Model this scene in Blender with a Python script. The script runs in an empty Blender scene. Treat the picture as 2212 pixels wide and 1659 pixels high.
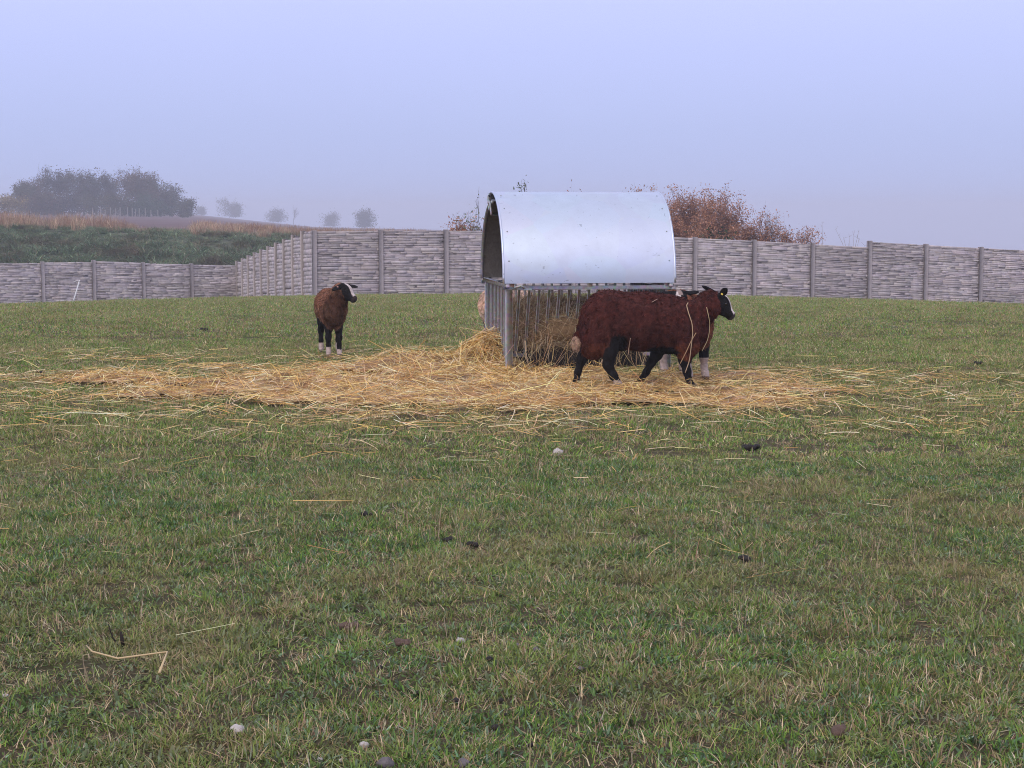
import bpy, math, random
import numpy as np
from mathutils import Vector, Matrix

R = np.random.default_rng(7)
random.seed(7)
SC = bpy.context.scene
COL = SC.collection
PI = math.pi
rad = math.radians

# ------------------------------------------------------------------ camera numbers
F, CX, CY = 3600.0, 1106.0, 829.5          # focal length and centre in photo pixels (2212 wide)
CH = 1.35                                   # eye height
TH = math.atan((829.5 - 470.0) / F)         # pitch down
st, ct = math.sin(TH), math.cos(TH)

def at(px, row, y):
    """the point on the sight line of a photo pixel at distance y"""
    a, b = (px - CX) / F, (CY - row) / F
    d = (a, ct + b * st, -st + b * ct)
    k = y / d[1]
    return Vector((d[0] * k, y, CH + d[2] * k))

def zrow(row, y):
    return at(CX, row, y).z

# ------------------------------------------------------------------ noise and relief
def _hash(i, j, s):
    n = (i.astype(np.int64) * 374761393 + j.astype(np.int64) * 668265263 + s * 974711) & 0x7fffffff
    n = ((n ^ (n >> 13)) * 1274126177) & 0x7fffffff
    n = n ^ (n >> 16)
    return (n & 0xffff) / 65535.0

def vn(x, y, s=0):
    x = np.asarray(x, float); y = np.asarray(y, float)
    i, j = np.floor(x), np.floor(y)
    u, v = x - i, y - j
    u = u * u * (3 - 2 * u); v = v * v * (3 - 2 * v)
    return ((_hash(i, j, s) * (1 - u) + _hash(i + 1, j, s) * u) * (1 - v)
            + (_hash(i, j + 1, s) * (1 - u) + _hash(i + 1, j + 1, s) * u) * v)

def fbm(x, y, s=0, n=3):
    a, t, w = 0.0, 0.0, 1.0
    for k in range(n):
        a = a + w * vn(x * 2 ** k, y * 2 ** k, s + k * 17); t += w; w *= .5
    return a / t

def sstep(a, b, x):
    t = np.clip((np.asarray(x, float) - a) / (b - a), 0, 1)
    return t * t * (3 - 2 * t)

WA = np.array([-11.82, 72.0])               # wall corners: far, near, and the ends that leave the picture
WB = np.array([-426 * 51.0 / F, 51.0])
WC = np.array([1009 * 56.5 / F, 56.5])
WL = np.array([-19.1, 67.9])

CRX = [-3000, 0, 300, 410, 680, 980, 1106, 1456, 2212, 6000]
CRR = [452, 458, 459, 462, 490, 497, 506, 532, 562, 575]
BKX = [-3000, 0, 200, 430, 600, 660, 1000, 1300]
BKR = [490, 492, 498, 505, 513, 515, 518, 526]

def height(x, y):
    x = np.asarray(x, float); y = np.asarray(y, float)
    yy = np.clip(y, 0, 100)
    z = -.001113 * np.maximum(yy - 13, 0) ** 1.88
    xx = np.clip(x, -26, 26)
    z = z - .0016 * xx * xx * sstep(10, 45, y)
    near = 1 - sstep(45, 80, y)
    z = z + near * (.05 * (fbm(x / 2.2, y / 2.2, 3) - .5) + .03 * (fbm(x / .45, y / .45, 9) - .5))
    # far land
    ys = np.maximum(y, 20)
    px = CX + F * x / ys
    zc = CH - (np.interp(px, CRX, CRR) - 470) * 800 / F
    zb = CH - (np.interp(px, BKX, BKR) - 470) * 95 / F
    w = 1 - sstep(900, 1250, px)
    bank = zb + .25 * (fbm(x / 3, y / 3, 5) - .5) * (1 - sstep(100, 140, y))
    plain = z
    t = sstep(73.5, 95, y)
    t2 = np.clip((y - 73.5) / 21.5, 0, 1)
    tm = .5 * t + .5 * t2
    z95 = plain * (1 - w * tm) + bank * w * tm
    k = np.clip((y - 97) / 703.0, 0, 1)
    far = z95 * (1 - k) + zc * k
    far = np.where(y > 800, zc - (y - 800) * .02, far)
    return np.where(y > 97, far, z95)

def hz(x, y):
    return float(height(np.array([x]), np.array([y]))[0])

def inside(x, y):
    def ln(a, b):
        return a[1] + (b[1] - a[1]) * (x - a[0]) / (b[0] - a[0])
    lim = np.where(x > WB[0], ln(WB, WC), np.where(x > WA[0], ln(WA, WB), ln(WL, WA)))
    return y < lim

def straw_mask(x, y):
    dx, dy = (x + .28) / 3.15, (y - 13.2) / 2.35
    dx = np.where(dx < 0, dx * .80, dx * .93)
    dy = np.where(dy > 0, dy * (1.0 + .25 * (x > .9)), dy)
    dy = np.where((dy > 0) & (x < -.6), dy * .80, dy)
    r = np.sqrt(dx * dx + dy * dy) + .75 * (fbm(x / .9, y / .5, 21) - .5)
    m = 1 - sstep(.42, 1.10, r)
    hole = sstep(.50, .68, fbm(x / .55, y / .30, 83)) * sstep(.30, .75, r)
    return m * (1 - .85 * hole), r

def straw_top(x, y):
    m, _ = straw_mask(x, y)
    mound = .29 * np.exp(-(((x + .17) / .25) ** 2 + ((y - 15.2) / .36) ** 2) / 1.3)
    mound = mound + .11 * np.exp(-(((x + .95) / .55) ** 2 + ((y - 14.9) / .6) ** 2))
    mound = mound * np.where(x > -.45, sstep(14.5, 15.0, y + np.clip(-.2 - x, 0, .3)), 1)
    return .075 * m * np.clip(1.9 * fbm(x / .33, y / .28, 33) - .42, 0.1, 1.4) + mound

# ------------------------------------------------------------------ objects
def tag(o, label=None, cat=None, group=None, kind=None):
    if label: o['label'] = label
    if cat: o['category'] = cat
    if group: o['group'] = group
    if kind: o['kind'] = kind
    return o

def empty(name, loc, rz=0.0):
    o = bpy.data.objects.new(name, None); COL.objects.link(o)
    o.location = loc; o.rotation_euler = (0, 0, rz); o.empty_display_size = .1
    return o

def mk_mesh(name, V, Fc, col=None, smooth=False):
    """mesh from arrays; Fc is one array (n,3|4) or a list of such"""
    V = np.asarray(V, np.float32)
    if not isinstance(Fc, (list, tuple)): Fc = [Fc]
    Fc = [np.asarray(f, np.int32) for f in Fc if len(f)]
    me = bpy.data.meshes.new(name)
    me.vertices.add(len(V)); me.vertices.foreach_set('co', V.ravel())
    tot = sum(f.size for f in Fc); npoly = sum(len(f) for f in Fc)
    me.loops.add(tot); me.polygons.add(npoly)
    me.loops.foreach_set('vertex_index', np.concatenate([f.ravel() for f in Fc]))
    cnt = np.concatenate([np.full(len(f), f.shape[1], np.int32) for f in Fc])
    me.polygons.foreach_set('loop_start', np.concatenate([[0], np.cumsum(cnt)[:-1]]).astype(np.int32))
    try: me.polygons.foreach_set('loop_total', cnt)
    except Exception: pass
    if smooth: me.polygons.foreach_set('use_smooth', np.ones(npoly, bool))
    if col is not None:
        c = np.ones((len(V), 4), np.float32); c[:, :3] = col
        a = me.attributes.new('col', 'FLOAT_COLOR', 'POINT'); a.data.foreach_set('color', c.ravel())
    me.update(); me.validate()
    return me

def link(name, me, mat, parent=None):
    o = bpy.data.objects.new(name, me); COL.objects.link(o)
    if mat is not None and not me.materials: me.materials.append(mat)
    if parent is not None: o.parent = parent
    return o

class MB:
    """collects plain shapes into one mesh"""
    def __init__(s): s.V, s.F4, s.F3, s.C, s.n = [], [], [], [], 0
    def add(s, V, F4=(), F3=(), col=(1, 1, 1)):
        V = np.asarray(V, float)
        if len(F4): s.F4.append(np.asarray(F4) + s.n)
        if len(F3): s.F3.append(np.asarray(F3) + s.n)
        s.V.append(V); s.n += len(V)
        c = np.asarray(col, float)
        s.C.append(np.tile(c, (len(V), 1)) if c.ndim == 1 else c)
    def box(s, c, size, rot=None, col=(1, 1, 1), bev=0.0):
        hx, hy, hz_ = np.array(size) / 2.0
        if bev <= 0:
            V = np.array([[i * hx, j * hy, k * hz_] for i in (-1, 1) for j in (-1, 1) for k in (-1, 1)], float)
            Fq = [[0, 1, 3, 2], [4, 6, 7, 5], [0, 4, 5, 1], [2, 3, 7, 6], [0, 2, 6, 4], [1, 5, 7, 3]]
            F3 = []
        else:
            b = bev; V = []; 
            for i in (-1, 1):
                for j in (-1, 1):
                    for k in (-1, 1):
                        V += [[i * hx, j * (hy - b), k * (hz_ - b)], [i * (hx - b), j * hy, k * (hz_ - b)], [i * (hx - b), j * (hy - b), k * hz_]]
            V = np.array(V)
            ix = lambda i, j, k, a: ((i * 4 + j * 2 + k) * 3 + a)
            Fq = [[ix(0,0,0,0), ix(0,0,1,0), ix(0,1,1,0), ix(0,1,0,0)], [ix(1,0,0,0), ix(1,1,0,0), ix(1,1,1,0), ix(1,0,1,0)],
                  [ix(0,0,0,1), ix(1,0,0,1), ix(1,0,1,1), ix(0,0,1,1)], [ix(0,1,0,1), ix(0,1,1,1), ix(1,1,1,1), ix(1,1,0,1)],
                  [ix(0,0,0,2), ix(0,1,0,2), ix(1,1,0,2), ix(1,0,0,2)], [ix(0,0,1,2), ix(1,0,1,2), ix(1,1,1,2), ix(0,1,1,2)]]
            for j in (0, 1):
                for k in (0, 1):
                    Fq.append([ix(0,j,k,1), ix(0,j,k,2), ix(1,j,k,2), ix(1,j,k,1)])
            for i in (0, 1):
                for k in (0, 1):
                    Fq.append([ix(i,0,k,0), ix(i,0,k,2), ix(i,1,k,2), ix(i,1,k,0)])
                for j in (0, 1):
                    Fq.append([ix(i,j,0,0), ix(i,j,0,1), ix(i,j,1,1), ix(i,j,1,0)])
            F3 = [[ix(i,j,k,0), ix(i,j,k,1), ix(i,j,k,2)] for i in (0,1) for j in (0,1) for k in (0,1)]
        if rot is not None: V = V @ np.array(rot).T
        s.add(V + np.array(c, float), Fq, F3, col)
    def bar(s, a, b, w, h=None, col=(1, 1, 1), up=(0, 0, 1)):
        a, b = np.array(a, float), np.array(b, float)
        d = b - a; L = np.linalg.norm(d); d = d / L
        u = np.array(up, float)
        if abs(d @ u) > .97: u = np.array([0, 1.0, 0])
        sx = np.cross(d, u); sx /= np.linalg.norm(sx); sz = np.cross(sx, d)
        rot = np.stack([d, sx, sz], 1)
        s.box((a + b) / 2, (L, w, h or w), rot, col, bev=min(w, h or w) * .18)
    def tube(s, P, r, n=8, col=(1, 1, 1), cap=True):
        P = np.asarray(P, float); m = len(P)
        r = np.full(m, r) if np.isscalar(r) else np.asarray(r, float)
        T = np.gradient(P, axis=0); T /= np.linalg.norm(T, axis=1)[:, None] + 1e-12
        u = np.array([0, 0, 1.0]) if abs(T[0, 2]) < .9 else np.array([1.0, 0, 0])
        V = []
        for i in range(m):
            a = np.cross(T[i], u); a /= np.linalg.norm(a) + 1e-12; b = np.cross(a, T[i]); u = b
            an = np.arange(n) * 2 * PI / n
            V.append(P[i] + r[i] * (np.cos(an)[:, None] * a + np.sin(an)[:, None] * b))
        V = np.concatenate(V)
        i, k = np.meshgrid(np.arange(m - 1), np.arange(n), indexing='ij')
        k2 = (k + 1) % n
        Fq = np.stack([i * n + k, i * n + k2, (i + 1) * n + k2, (i + 1) * n + k], -1).reshape(-1, 4)
        F3 = []
        if cap:
            V = np.concatenate([V, P[:1], P[-1:]]); c0, c1 = m * n, m * n + 1
            F3 = [[c0, (q + 1) % n, q] for q in range(n)] + [[c1, (m - 1) * n + q, (m - 1) * n + (q + 1) % n] for q in range(n)]
        s.add(V, Fq, F3, col)
    def ball(s, c, r, nu=12, nv=8, col=(1, 1, 1), fn=None):
        V = []
        for j in range(nv + 1):
            a = PI * j / nv
            for i in range(nu):
                b = 2 * PI * i / nu
                V.append((math.sin(a) * math.cos(b), math.sin(a) * math.sin(b), math.cos(a)))
        V = np.array(V)
        if fn is not None: V = V * fn(V)[:, None]
        j, i = np.meshgrid(np.arange(nv), np.arange(nu), indexing='ij'); i2 = (i + 1) % nu
        Fq = np.stack([j * nu + i, (j + 1) * nu + i, (j + 1) * nu + i2, j * nu + i2], -1).reshape(-1, 4)
        s.add(V * np.array(r, float) + np.array(c, float), Fq, (), col)
    def build(s, name, mat, parent=None, smooth=False):
        f = []
        if s.F4: f.append(np.concatenate(s.F4))
        if s.F3: f.append(np.concatenate(s.F3))
        return link(name, mk_mesh(name, np.concatenate(s.V), f, np.concatenate(s.C), smooth), mat, parent)

def ribbons(P, D, L, W, bend, col, rings=3, roll=None, taper=0.15, gravity=None):
    """many thin blades: P start, D unit direction, L length, W width, bend = curve vector added quadratically"""
    n = len(P)
    t = np.linspace(0, 1, rings)
    up = np.tile([0, 0, 1.0], (n, 1)); flat = np.abs(D[:, 2]) > .95
    up[flat] = [1.0, 0, 0]
    S = np.cross(D, up); S /= np.linalg.norm(S, axis=1)[:, None] + 1e-9
    if roll is not None:
        N = np.cross(S, D)
        S = S * np.cos(roll)[:, None] + N * np.sin(roll)[:, None]
    V = np.empty((n, rings, 2, 3), np.float32)
    for k, tk in enumerate(t):
        c = P + D * (L * tk)[:, None] + bend * (tk * tk)
        w = W * (1 - (1 - taper) * tk ** 1.5) * .5
        V[:, k, 0] = c - S * w[:, None]; V[:, k, 1] = c + S * w[:, None]
    base = (np.arange(n) * rings * 2)[:, None]
    Fq = []
    for k in range(rings - 1):
        Fq.append(np.concatenate([base + 2 * k, base + 2 * k + 1, base + 2 * k + 3, base + 2 * k + 2], 1))
    Fq = np.stack(Fq, 1).reshape(-1, 4)
    C = np.repeat(col, rings * 2, axis=0)
    return V.reshape(-1, 3), Fq, C

def join(parts):
    V, Fq, C, n = [], [], [], 0
    for v, f, c in parts:
        V.append(v); Fq.append(f + n); C.append(c); n += len(v)
    return np.concatenate(V), np.concatenate(Fq), np.concatenate(C)

# ------------------------------------------------------------------ materials
def new_mat(name):
    m = bpy.data.materials.new(name); m.use_nodes = True
    nt = m.node_tree; b = nt.nodes['Principled BSDF']
    return m, nt, b

def N(nt, typ, **kw):
    n = nt.nodes.new(typ)
    for k, v in kw.items():
        if k in n.inputs: n.inputs[k].default_value = v
        else: setattr(n, k, v)
    return n

def mixc(nt, fac, a, b, mode='MIX'):
    n = nt.nodes.new('ShaderNodeMix'); n.data_type = 'RGBA'; n.blend_type = mode
    for i, v in ((0, fac), (6, a), (7, b)):
        if hasattr(v, 'is_output'): nt.links.new(v, n.inputs[i])
        elif i == 0: n.inputs[0].default_value = v
        else: n.inputs[i].default_value = (*v, 1) if len(v) == 3 else v
    return n.outputs[2]

def noise(nt, scale, detail=4, rough=.6, pos=None, dist=0.0):
    n = N(nt, 'ShaderNodeTexNoise', Scale=scale, Detail=detail, Roughness=rough, Distortion=dist)
    if pos is not None: nt.links.new(pos, n.inputs['Vector'])
    return n.outputs['Fac']

def ramp(nt, fac, stops):
    n = nt.nodes.new('ShaderNodeValToRGB'); e = n.color_ramp.elements
    while len(e) < len(stops): e.new(.5)
    for k, (p, c) in enumerate(stops):
        e[k].position = p
        e[k].color = (*c, 1) if len(c) == 3 else c
    nt.links.new(fac, n.inputs[0])
    return n.outputs[0]

def geo_pos(nt): return nt.nodes.new('ShaderNodeNewGeometry').outputs['Position']
def obj_pos(nt): return nt.nodes.new('ShaderNodeTexCoord').outputs['Object']
def attr(nt, name='col'):
    n = nt.nodes.new('ShaderNodeAttribute'); n.attribute_name = name; return n.outputs['Color']
def bump(nt, b, h, strength=.4, dist=.02):
    n = N(nt, 'ShaderNodeBump', Strength=strength, Distance=dist)
    nt.links.new(h, n.inputs['Height']); nt.links.new(n.outputs[0], b.inputs['Normal'])

def leaf_mat(name, rough=.75, transl=.25, patch=None, sat=None):
    """colour attribute, optionally pulled towards another colour by patches of the land"""
    m, nt, b = new_mat(name)
    c = attr(nt)
    if patch:
        for (scale, colr, lo, hi, amt, seed) in patch:
            p = geo_pos(nt)
            mp = N(nt, 'ShaderNodeMapping'); mp.inputs['Location'].default_value = (seed, seed * 1.7, 0)
            nt.links.new(p, mp.inputs[0])
            f = noise(nt, scale, 3, .6, mp.outputs[0])
            fr = ramp(nt, f, [(lo, (0, 0, 0)), (hi, (amt, amt, amt))])
            c = mixc(nt, fr, c, colr)
    nt.links.new(c, b.inputs['Base Color'])
    b.inputs['Roughness'].default_value = rough
    b.inputs['Specular IOR Level'].default_value = .15
    if transl > 0:
        tr = nt.nodes.new('ShaderNodeBsdfTranslucent'); nt.links.new(c, tr.inputs['Color'])
        mx = nt.nodes.new('ShaderNodeMixShader'); mx.inputs[0].default_value = transl
        nt.links.new(b.outputs[0], mx.inputs[1]); nt.links.new(tr.outputs[0], mx.inputs[2])
        nt.links.new(mx.outputs[0], nt.nodes['Material Output'].inputs['Surface'])
    return m

M = {}
M['turf'] = leaf_mat('turf', .6, .2, patch=[(1.1, (.42, .30, .15), .50, .78, .55, 3.0), (.35, (.34, .27, .13), .50, .75, .4, 9.0)])
M['dry_grass'] = leaf_mat('dry_grass', .8, .2)
M['straw'] = leaf_mat('straw', .55, .12, patch=[(1.3, (.56, .28, .09), .50, .8, .45, 5.0)])
M['hay'] = leaf_mat('hay', .7, .12)
M['bank_grass'] = leaf_mat('bank_grass', .7, .15, patch=[(.45, (.17, .115, .07), .48, .66, .75, 2.0), (1.6, (.08, .15, .085), .52, .7, .7, 6.0)])
M['reed'] = leaf_mat('reed', .85, .2, patch=[(.18, (.25, .12, .075), .48, .62, .7, 4.0)])
M['foliage'] = leaf_mat('foliage', .8, .2)

def ground_mat():
    m, nt, b = new_mat('turf_soil')
    p = geo_pos(nt)
    big = noise(nt, .5, 4, .6, p); mid = noise(nt, 5, 5, .7, p); fine = noise(nt, 140, 5, .8, p)
    c = ramp(nt, mid, [(.3, (.15, .115, .075)), (.5, (.24, .19, .115)), (.7, (.33, .27, .17))])
    c = mixc(nt, ramp(nt, big, [(.42, (.0, .0, .0)), (.62, (.7, .7, .7))]), c, (.15, .18, .07))
    c = mixc(nt, .55, c, ramp(nt, fine, [(.3, (.25, .25, .25)), (.7, (1.0, 1.0, 1.0))]), 'MULTIPLY')
    nt.links.new(c, b.inputs['Base Color']); b.inputs['Roughness'].default_value = .95
    b.inputs['Specular IOR Level'].default_value = .1
    bump(nt, b, fine, 1.0, .04)
    return m
M['ground'] = ground_mat()

def soil_mat(name, c0, c1, scale, stretch=(1, 1, 1)):
    m, nt, b = new_mat(name)
    p = geo_pos(nt)
    mp = N(nt, 'ShaderNodeMapping'); mp.inputs['Scale'].default_value = stretch
    nt.links.new(p, mp.inputs[0])
    f = noise(nt, scale, 6, .7, mp.outputs[0])
    c = ramp(nt, f, [(.32, c0), (.68, c1)])
    nt.links.new(c, b.inputs['Base Color']); b.inputs['Roughness'].default_value = .95
    bump(nt, b, f, .8, .3)
    return m
M['bank'] = soil_mat('bank_soil', (.05, .075, .04), (.13, .125, .07), .9)
M['field'] = soil_mat('ploughed_soil', (.085, .045, .04), (.17, .095, .085), .25, (1, .25, 1))

def concrete(name, base, amp=.35, bumps=.5):
    m, nt, b = new_mat(name)
    p = geo_pos(nt)
    f = noise(nt, 9, 6, .7, p); g = noise(nt, 1.2, 4, .6, p); mp = N(nt, 'ShaderNodeMapping'); mp.inputs['Scale'].default_value = (9, 9, .7)
    nt.links.new(p, mp.inputs[0]); s = noise(nt, 1.0, 4, .6, mp.outputs[0])
    c = mixc(nt, 1.0, attr(nt), base, 'MULTIPLY')
    c = mixc(nt, amp, c, ramp(nt, f, [(.25, (.35, .33, .33)), (.75, (1.25, 1.22, 1.2))]), 'MULTIPLY')
    c = mixc(nt, .35, c, ramp(nt, g, [(.3, (.6, .57, .55)), (.7, (1.15, 1.15, 1.15))]), 'MULTIPLY')
    c = mixc(nt, .22, c, ramp(nt, s, [(.35, (.5, .47, .43)), (.65, (1.1, 1.1, 1.1))]), 'MULTIPLY')
    nt.links.new(c, b.inputs['Base Color']); b.inputs['Roughness'].default_value = .9
    b.inputs['Specular IOR Level'].default_value = .2
    bump(nt, b, f, bumps, .02)
    return m
M['slate'] = concrete('cast_slate_concrete', (.585, .53, .54), .28)
M['post'] = concrete('smooth_concrete', (.44, .385, .37), .25, .2)

def metal(name, base, metallic, rough, spangle=14, amp=.15):
    m, nt, b = new_mat(name)
    p = obj_pos(nt)
    v = N(nt, 'ShaderNodeTexVoronoi', Scale=spangle); nt.links.new(p, v.inputs['Vector'])
    f = noise(nt, 7, 5, .65, p)
    c = mixc(nt, amp, base, v.outputs['Color'], 'SOFT_LIGHT')
    c = mixc(nt, amp * 2, c, ramp(nt, f, [(.3, (.62, .62, .62)), (.65, (1.1, 1.1, 1.1))]), 'MULTIPLY')
    nt.links.new(c, b.inputs['Base Color'])
    b.inputs['Metallic'].default_value = metallic
    r = ramp(nt, f, [(.3, (rough + .12,) * 3), (.7, (rough - .08,) * 3)]); nt.links.new(r, b.inputs['Roughness'])
    return m, nt, b, c
M['galv'] = metal('galvanised_steel', (.40, .40, .415), .55, .5, 40, .3)[0]

def roof_mat():
    m, nt, b, c = metal('aluminium_sheet', (.62, .665, .75), .88, .42, 3, .07)
    p = obj_pos(nt)
    for sc, rot, lo in (((2.2, 60, 24), .5, .735), ((40, 4.5, 30), -.6, .715), ((16, 16, 16), 0, .72), ((9, 70, 40), 1.0, .72)):
        mp = N(nt, 'ShaderNodeMapping'); mp.inputs['Scale'].default_value = sc; mp.inputs['Rotation'].default_value = (rot, rot * 1.4, rot)
        nt.links.new(p, mp.inputs[0])
        f = noise(nt, 1.0, 2, .5, mp.outputs[0])
        c = mixc(nt, ramp(nt, f, [(lo, (0, 0, 0)), (lo + .04, (.55, .55, .55))]), c, (.27, .29, .33))
    nt.links.new(c, b.inputs['Base Color'])
    bump(nt, b, noise(nt, 2.6, 2, .5, p), .12, .02)
    return m
M['roof'] = roof_mat()

def plain(name, c, rough=.6, metallic=0.0, vary=0.0, spec=.3):
    m, nt, b = new_mat(name)
    b.inputs['Roughness'].default_value = rough; b.inputs['Metallic'].default_value = metallic
    b.inputs['Specular IOR Level'].default_value = spec
    if vary > 0:
        f = noise(nt, 25, 5, .7, obj_pos(nt))
        cc = mixc(nt, ramp(nt, f, [(.3, (0, 0, 0)), (.7, (1, 1, 1))]), tuple(x * (1 - vary) for x in c), tuple(min(1, x * (1 + vary)) for x in c))
        nt.links.new(cc, b.inputs['Base Color']); bump(nt, b, f, .6, .02)
    else: b.inputs['Base Color'].default_value = (*c, 1)
    return m
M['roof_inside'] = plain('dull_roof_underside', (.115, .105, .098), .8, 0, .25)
M['stone'] = plain('pale_stone', (.52, .47, .43), .85, 0, .3)
M['greystone'] = plain('grey_stone', (.16, .14, .14), .85, 0, .4)
M['dung'] = plain('dark_dung', (.022, .017, .014), .7, 0, .5)
M['brownclod'] = plain('brown_clod', (.13, .085, .065), .9, 0, .4)
M['twig'] = plain('dark_twig', (.03, .022, .018), .85, 0, .3)
M['bark'] = plain('bark', (.075, .058, .052), .9, 0, .3)
M['palestem'] = plain('pale_stem', (.30, .25, .21), .9, 0, .3)
M['whitepole'] = plain('white_plastic', (.72, .72, .72), .5)
M['tag_yellow'] = plain('yellow_tag', (.75, .55, .08), .5)
M['tag_pink'] = plain('pale_pink_tag', (.80, .45, .36), .5)
M['eye'] = plain('eye', (.01, .008, .006), .12, 0, 0, .6)
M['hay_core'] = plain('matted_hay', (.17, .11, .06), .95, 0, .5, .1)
M['hay_shade'] = plain('near_black_hay_shade', (.014, .011, .010), .75, 0, .4, .2)  # near-black colour standing in for the shade beneath the hay
M['postwood'] = plain('weathered_post', (.33, .30, .28), .9, 0, .2)

def hide_mat(name, dry=True):
    m, nt, b = new_mat(name)
    p = obj_pos(nt)
    f = noise(nt, 38, 5, .7, p); g = noise(nt, 11, 4, .6, p, .6)
    c = mixc(nt, .55, attr(nt), ramp(nt, f, [(.28, (.45, .42, .42)), (.72, (1.5, 1.42, 1.4))]), 'MULTIPLY')
    c = mixc(nt, .35, c, ramp(nt, g, [(.3, (.55, .52, .52)), (.7, (1.35, 1.35, 1.3))]), 'MULTIPLY')
    nt.links.new(c, b.inputs['Base Color']); b.inputs['Roughness'].default_value = .9
    b.inputs['Specular IOR Level'].default_value = .12
    bump(nt, b, f, .55, .02)
    return m
M['hide'] = hide_mat('woolly_hide')
M['wool'] = leaf_mat('wool_locks', .9, .1)

# ------------------------------------------------------------------ world, sun, haze, camera
def world():
    w = bpy.data.worlds.new('World'); SC.world = w; w.use_nodes = True
    nt = w.node_tree; bg = nt.nodes['Background']
    sky = nt.nodes.new('ShaderNodeTexSky'); sky.sky_type = 'NISHITA'; sky.sun_disc = False
    sky.sun_elevation = rad(38); sky.sun_rotation = rad(205); sky.dust_density = 4; sky.air_density = 1.2
    tc = nt.nodes.new('ShaderNodeTexCoord'); sep = nt.nodes.new('ShaderNodeSeparateXYZ')
    nt.links.new(tc.outputs['Generated'], sep.inputs[0])
    cl = noise(nt, 1.3, 3, .5, tc.outputs['Generated'])
    # a closed layer of cloud over the clear sky
    g = ramp(nt, sep.outputs['Z'], [(0.0, (3.75, 4.4, 7.1)), (.05, (3.85, 4.5, 7.4)), (.10, (4.3, 4.85, 8.2)), (.14, (4.8, 5.25, 9.0)), (.5, (6.1, 6.4, 8.8)), (1.0, (6.8, 6.9, 8.6))])
    g = mixc(nt, .06, g, ramp(nt, cl, [(.3, (.6, .6, .62)), (.7, (1.3, 1.3, 1.3))]), 'MULTIPLY')
    c = mixc(nt, .93, sky.outputs[0], g)
    nt.links.new(c, bg.inputs[0]); bg.inputs[1].default_value = .125
world()

def sun():
    l = bpy.data.lights.new('sun', 'SUN'); l.energy = 1.3; l.angle = rad(60); l.color = (1.0, .87, .72)
    o = bpy.data.objects.new('sun', l); COL.objects.link(o)
    az, el = rad(205), rad(38)              # compass bearing from +Y clockwise: behind the camera, a little left
    d = Vector((math.sin(az) * math.cos(el), math.cos(az) * math.cos(el), math.sin(el)))
    o.rotation_euler = (-d).to_track_quat('-Z', 'Y').to_euler()
    o.location = (0, 0, 40)
sun()

def haze():
    b = MB(); b.box((0, 0, 0), (2 * 1680, 2 * 1680, 52)); 
    m = bpy.data.materials.new('mist'); m.use_nodes = True; nt = m.node_tree
    nt.nodes.remove(nt.nodes['Principled BSDF'])
    v = nt.nodes.new('ShaderNodeVolumePrincipled')
    v.inputs['Color'].default_value = (.90, .935, 1.0, 1); v.inputs['Density'].default_value = .0013
    v.inputs['Anisotropy'].default_value = .25
    nt.links.new(v.outputs[0], nt.nodes['Material Output'].inputs['Volume'])
    o = b.build('haze', m); o.location = (0, 0, -11.0)
    tag(o, kind='stuff'); return o
HAZE = haze()

cam = bpy.data.cameras.new('camera'); cam.sensor_width = 36; cam.lens = F / 2212 * 36
cam.clip_end = 5000; cam.clip_start = .05
co = bpy.data.objects.new('camera', cam); COL.objects.link(co)
co.location = (0, 0, CH); co.rotation_euler = (PI / 2 - TH, 0, 0)
SC.camera = co
SC.view_settings.view_transform = 'Standard'; SC.view_settings.look = 'None'
SC.view_settings.exposure = .12; SC.view_settings.gamma = 1
SC.cycles.use_denoising = True; SC.cycles.denoising_prefilter = 'NONE'; SC.cycles.pixel_filter_type = 'BLACKMAN_HARRIS'; SC.cycles.filter_width = 1.05
SC.cycles.max_bounces = 6; SC.cycles.volume_bounces = 3; SC.cycles.transparent_max_bounces = 4

# ------------------------------------------------------------------ land
def land():
    r = np.concatenate([[0.0], np.geomspace(.4, 1600, 300)])
    fine = np.linspace(rad(-24), rad(24), 341)
    coarse = np.linspace(rad(24), rad(336), 80)[1:-1]
    th = np.concatenate([fine, coarse]); n = len(th)
    X = np.sin(th)[None] * r[:, None]; Y = np.cos(th)[None] * r[:, None]
    Z = height(X, Y)
    V = np.stack([X, Y, Z], -1).reshape(-1, 3)
    i, j = np.meshgrid(np.arange(len(r) - 1), np.arange(n), indexing='ij'); j2 = (j + 1) % n
    Fq = np.stack([i * n + j, i * n + j2, (i + 1) * n + j2, (i + 1) * n + j], -1).reshape(-1, 4)
    c = V[Fq].mean(1)
    # the first ring of faces shares one point
    ins = inside(c[:, 0], c[:, 1])
    px = CX + F * c[:, 0] / np.maximum(c[:, 1], 1)
    bank = ~ins & (c[:, 1] < 118 + 6 * vn(c[:, 0] / 6, c[:, 1] / 6, 2)) & (px < 1300) & (c[:, 1] > 20)
    for nm, mk, mt in (('ground', ins, 'ground'), ('bank', bank, 'bank'), ('field', ~ins & ~bank, 'field')):
        f = Fq[mk]; u, inv = np.unique(f, return_inverse=True)
        o = link(nm, mk_mesh(nm, V[u], inv.reshape(-1, 4)[:, ::-1], None, True), M[mt])
        tag(o, kind='structure')
land()

# ------------------------------------------------------------------ scattered ground cover
def pool(name, meshes, mat):
    c = bpy.data.collections.new(name)
    for k, (V, Fq, C) in enumerate(meshes):
        me = mk_mesh(name + '_tuft', V, Fq, C); me.materials.append(mat)
        c.objects.link(bpy.data.objects.new(name + '_tuft', me))
    return c

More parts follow.
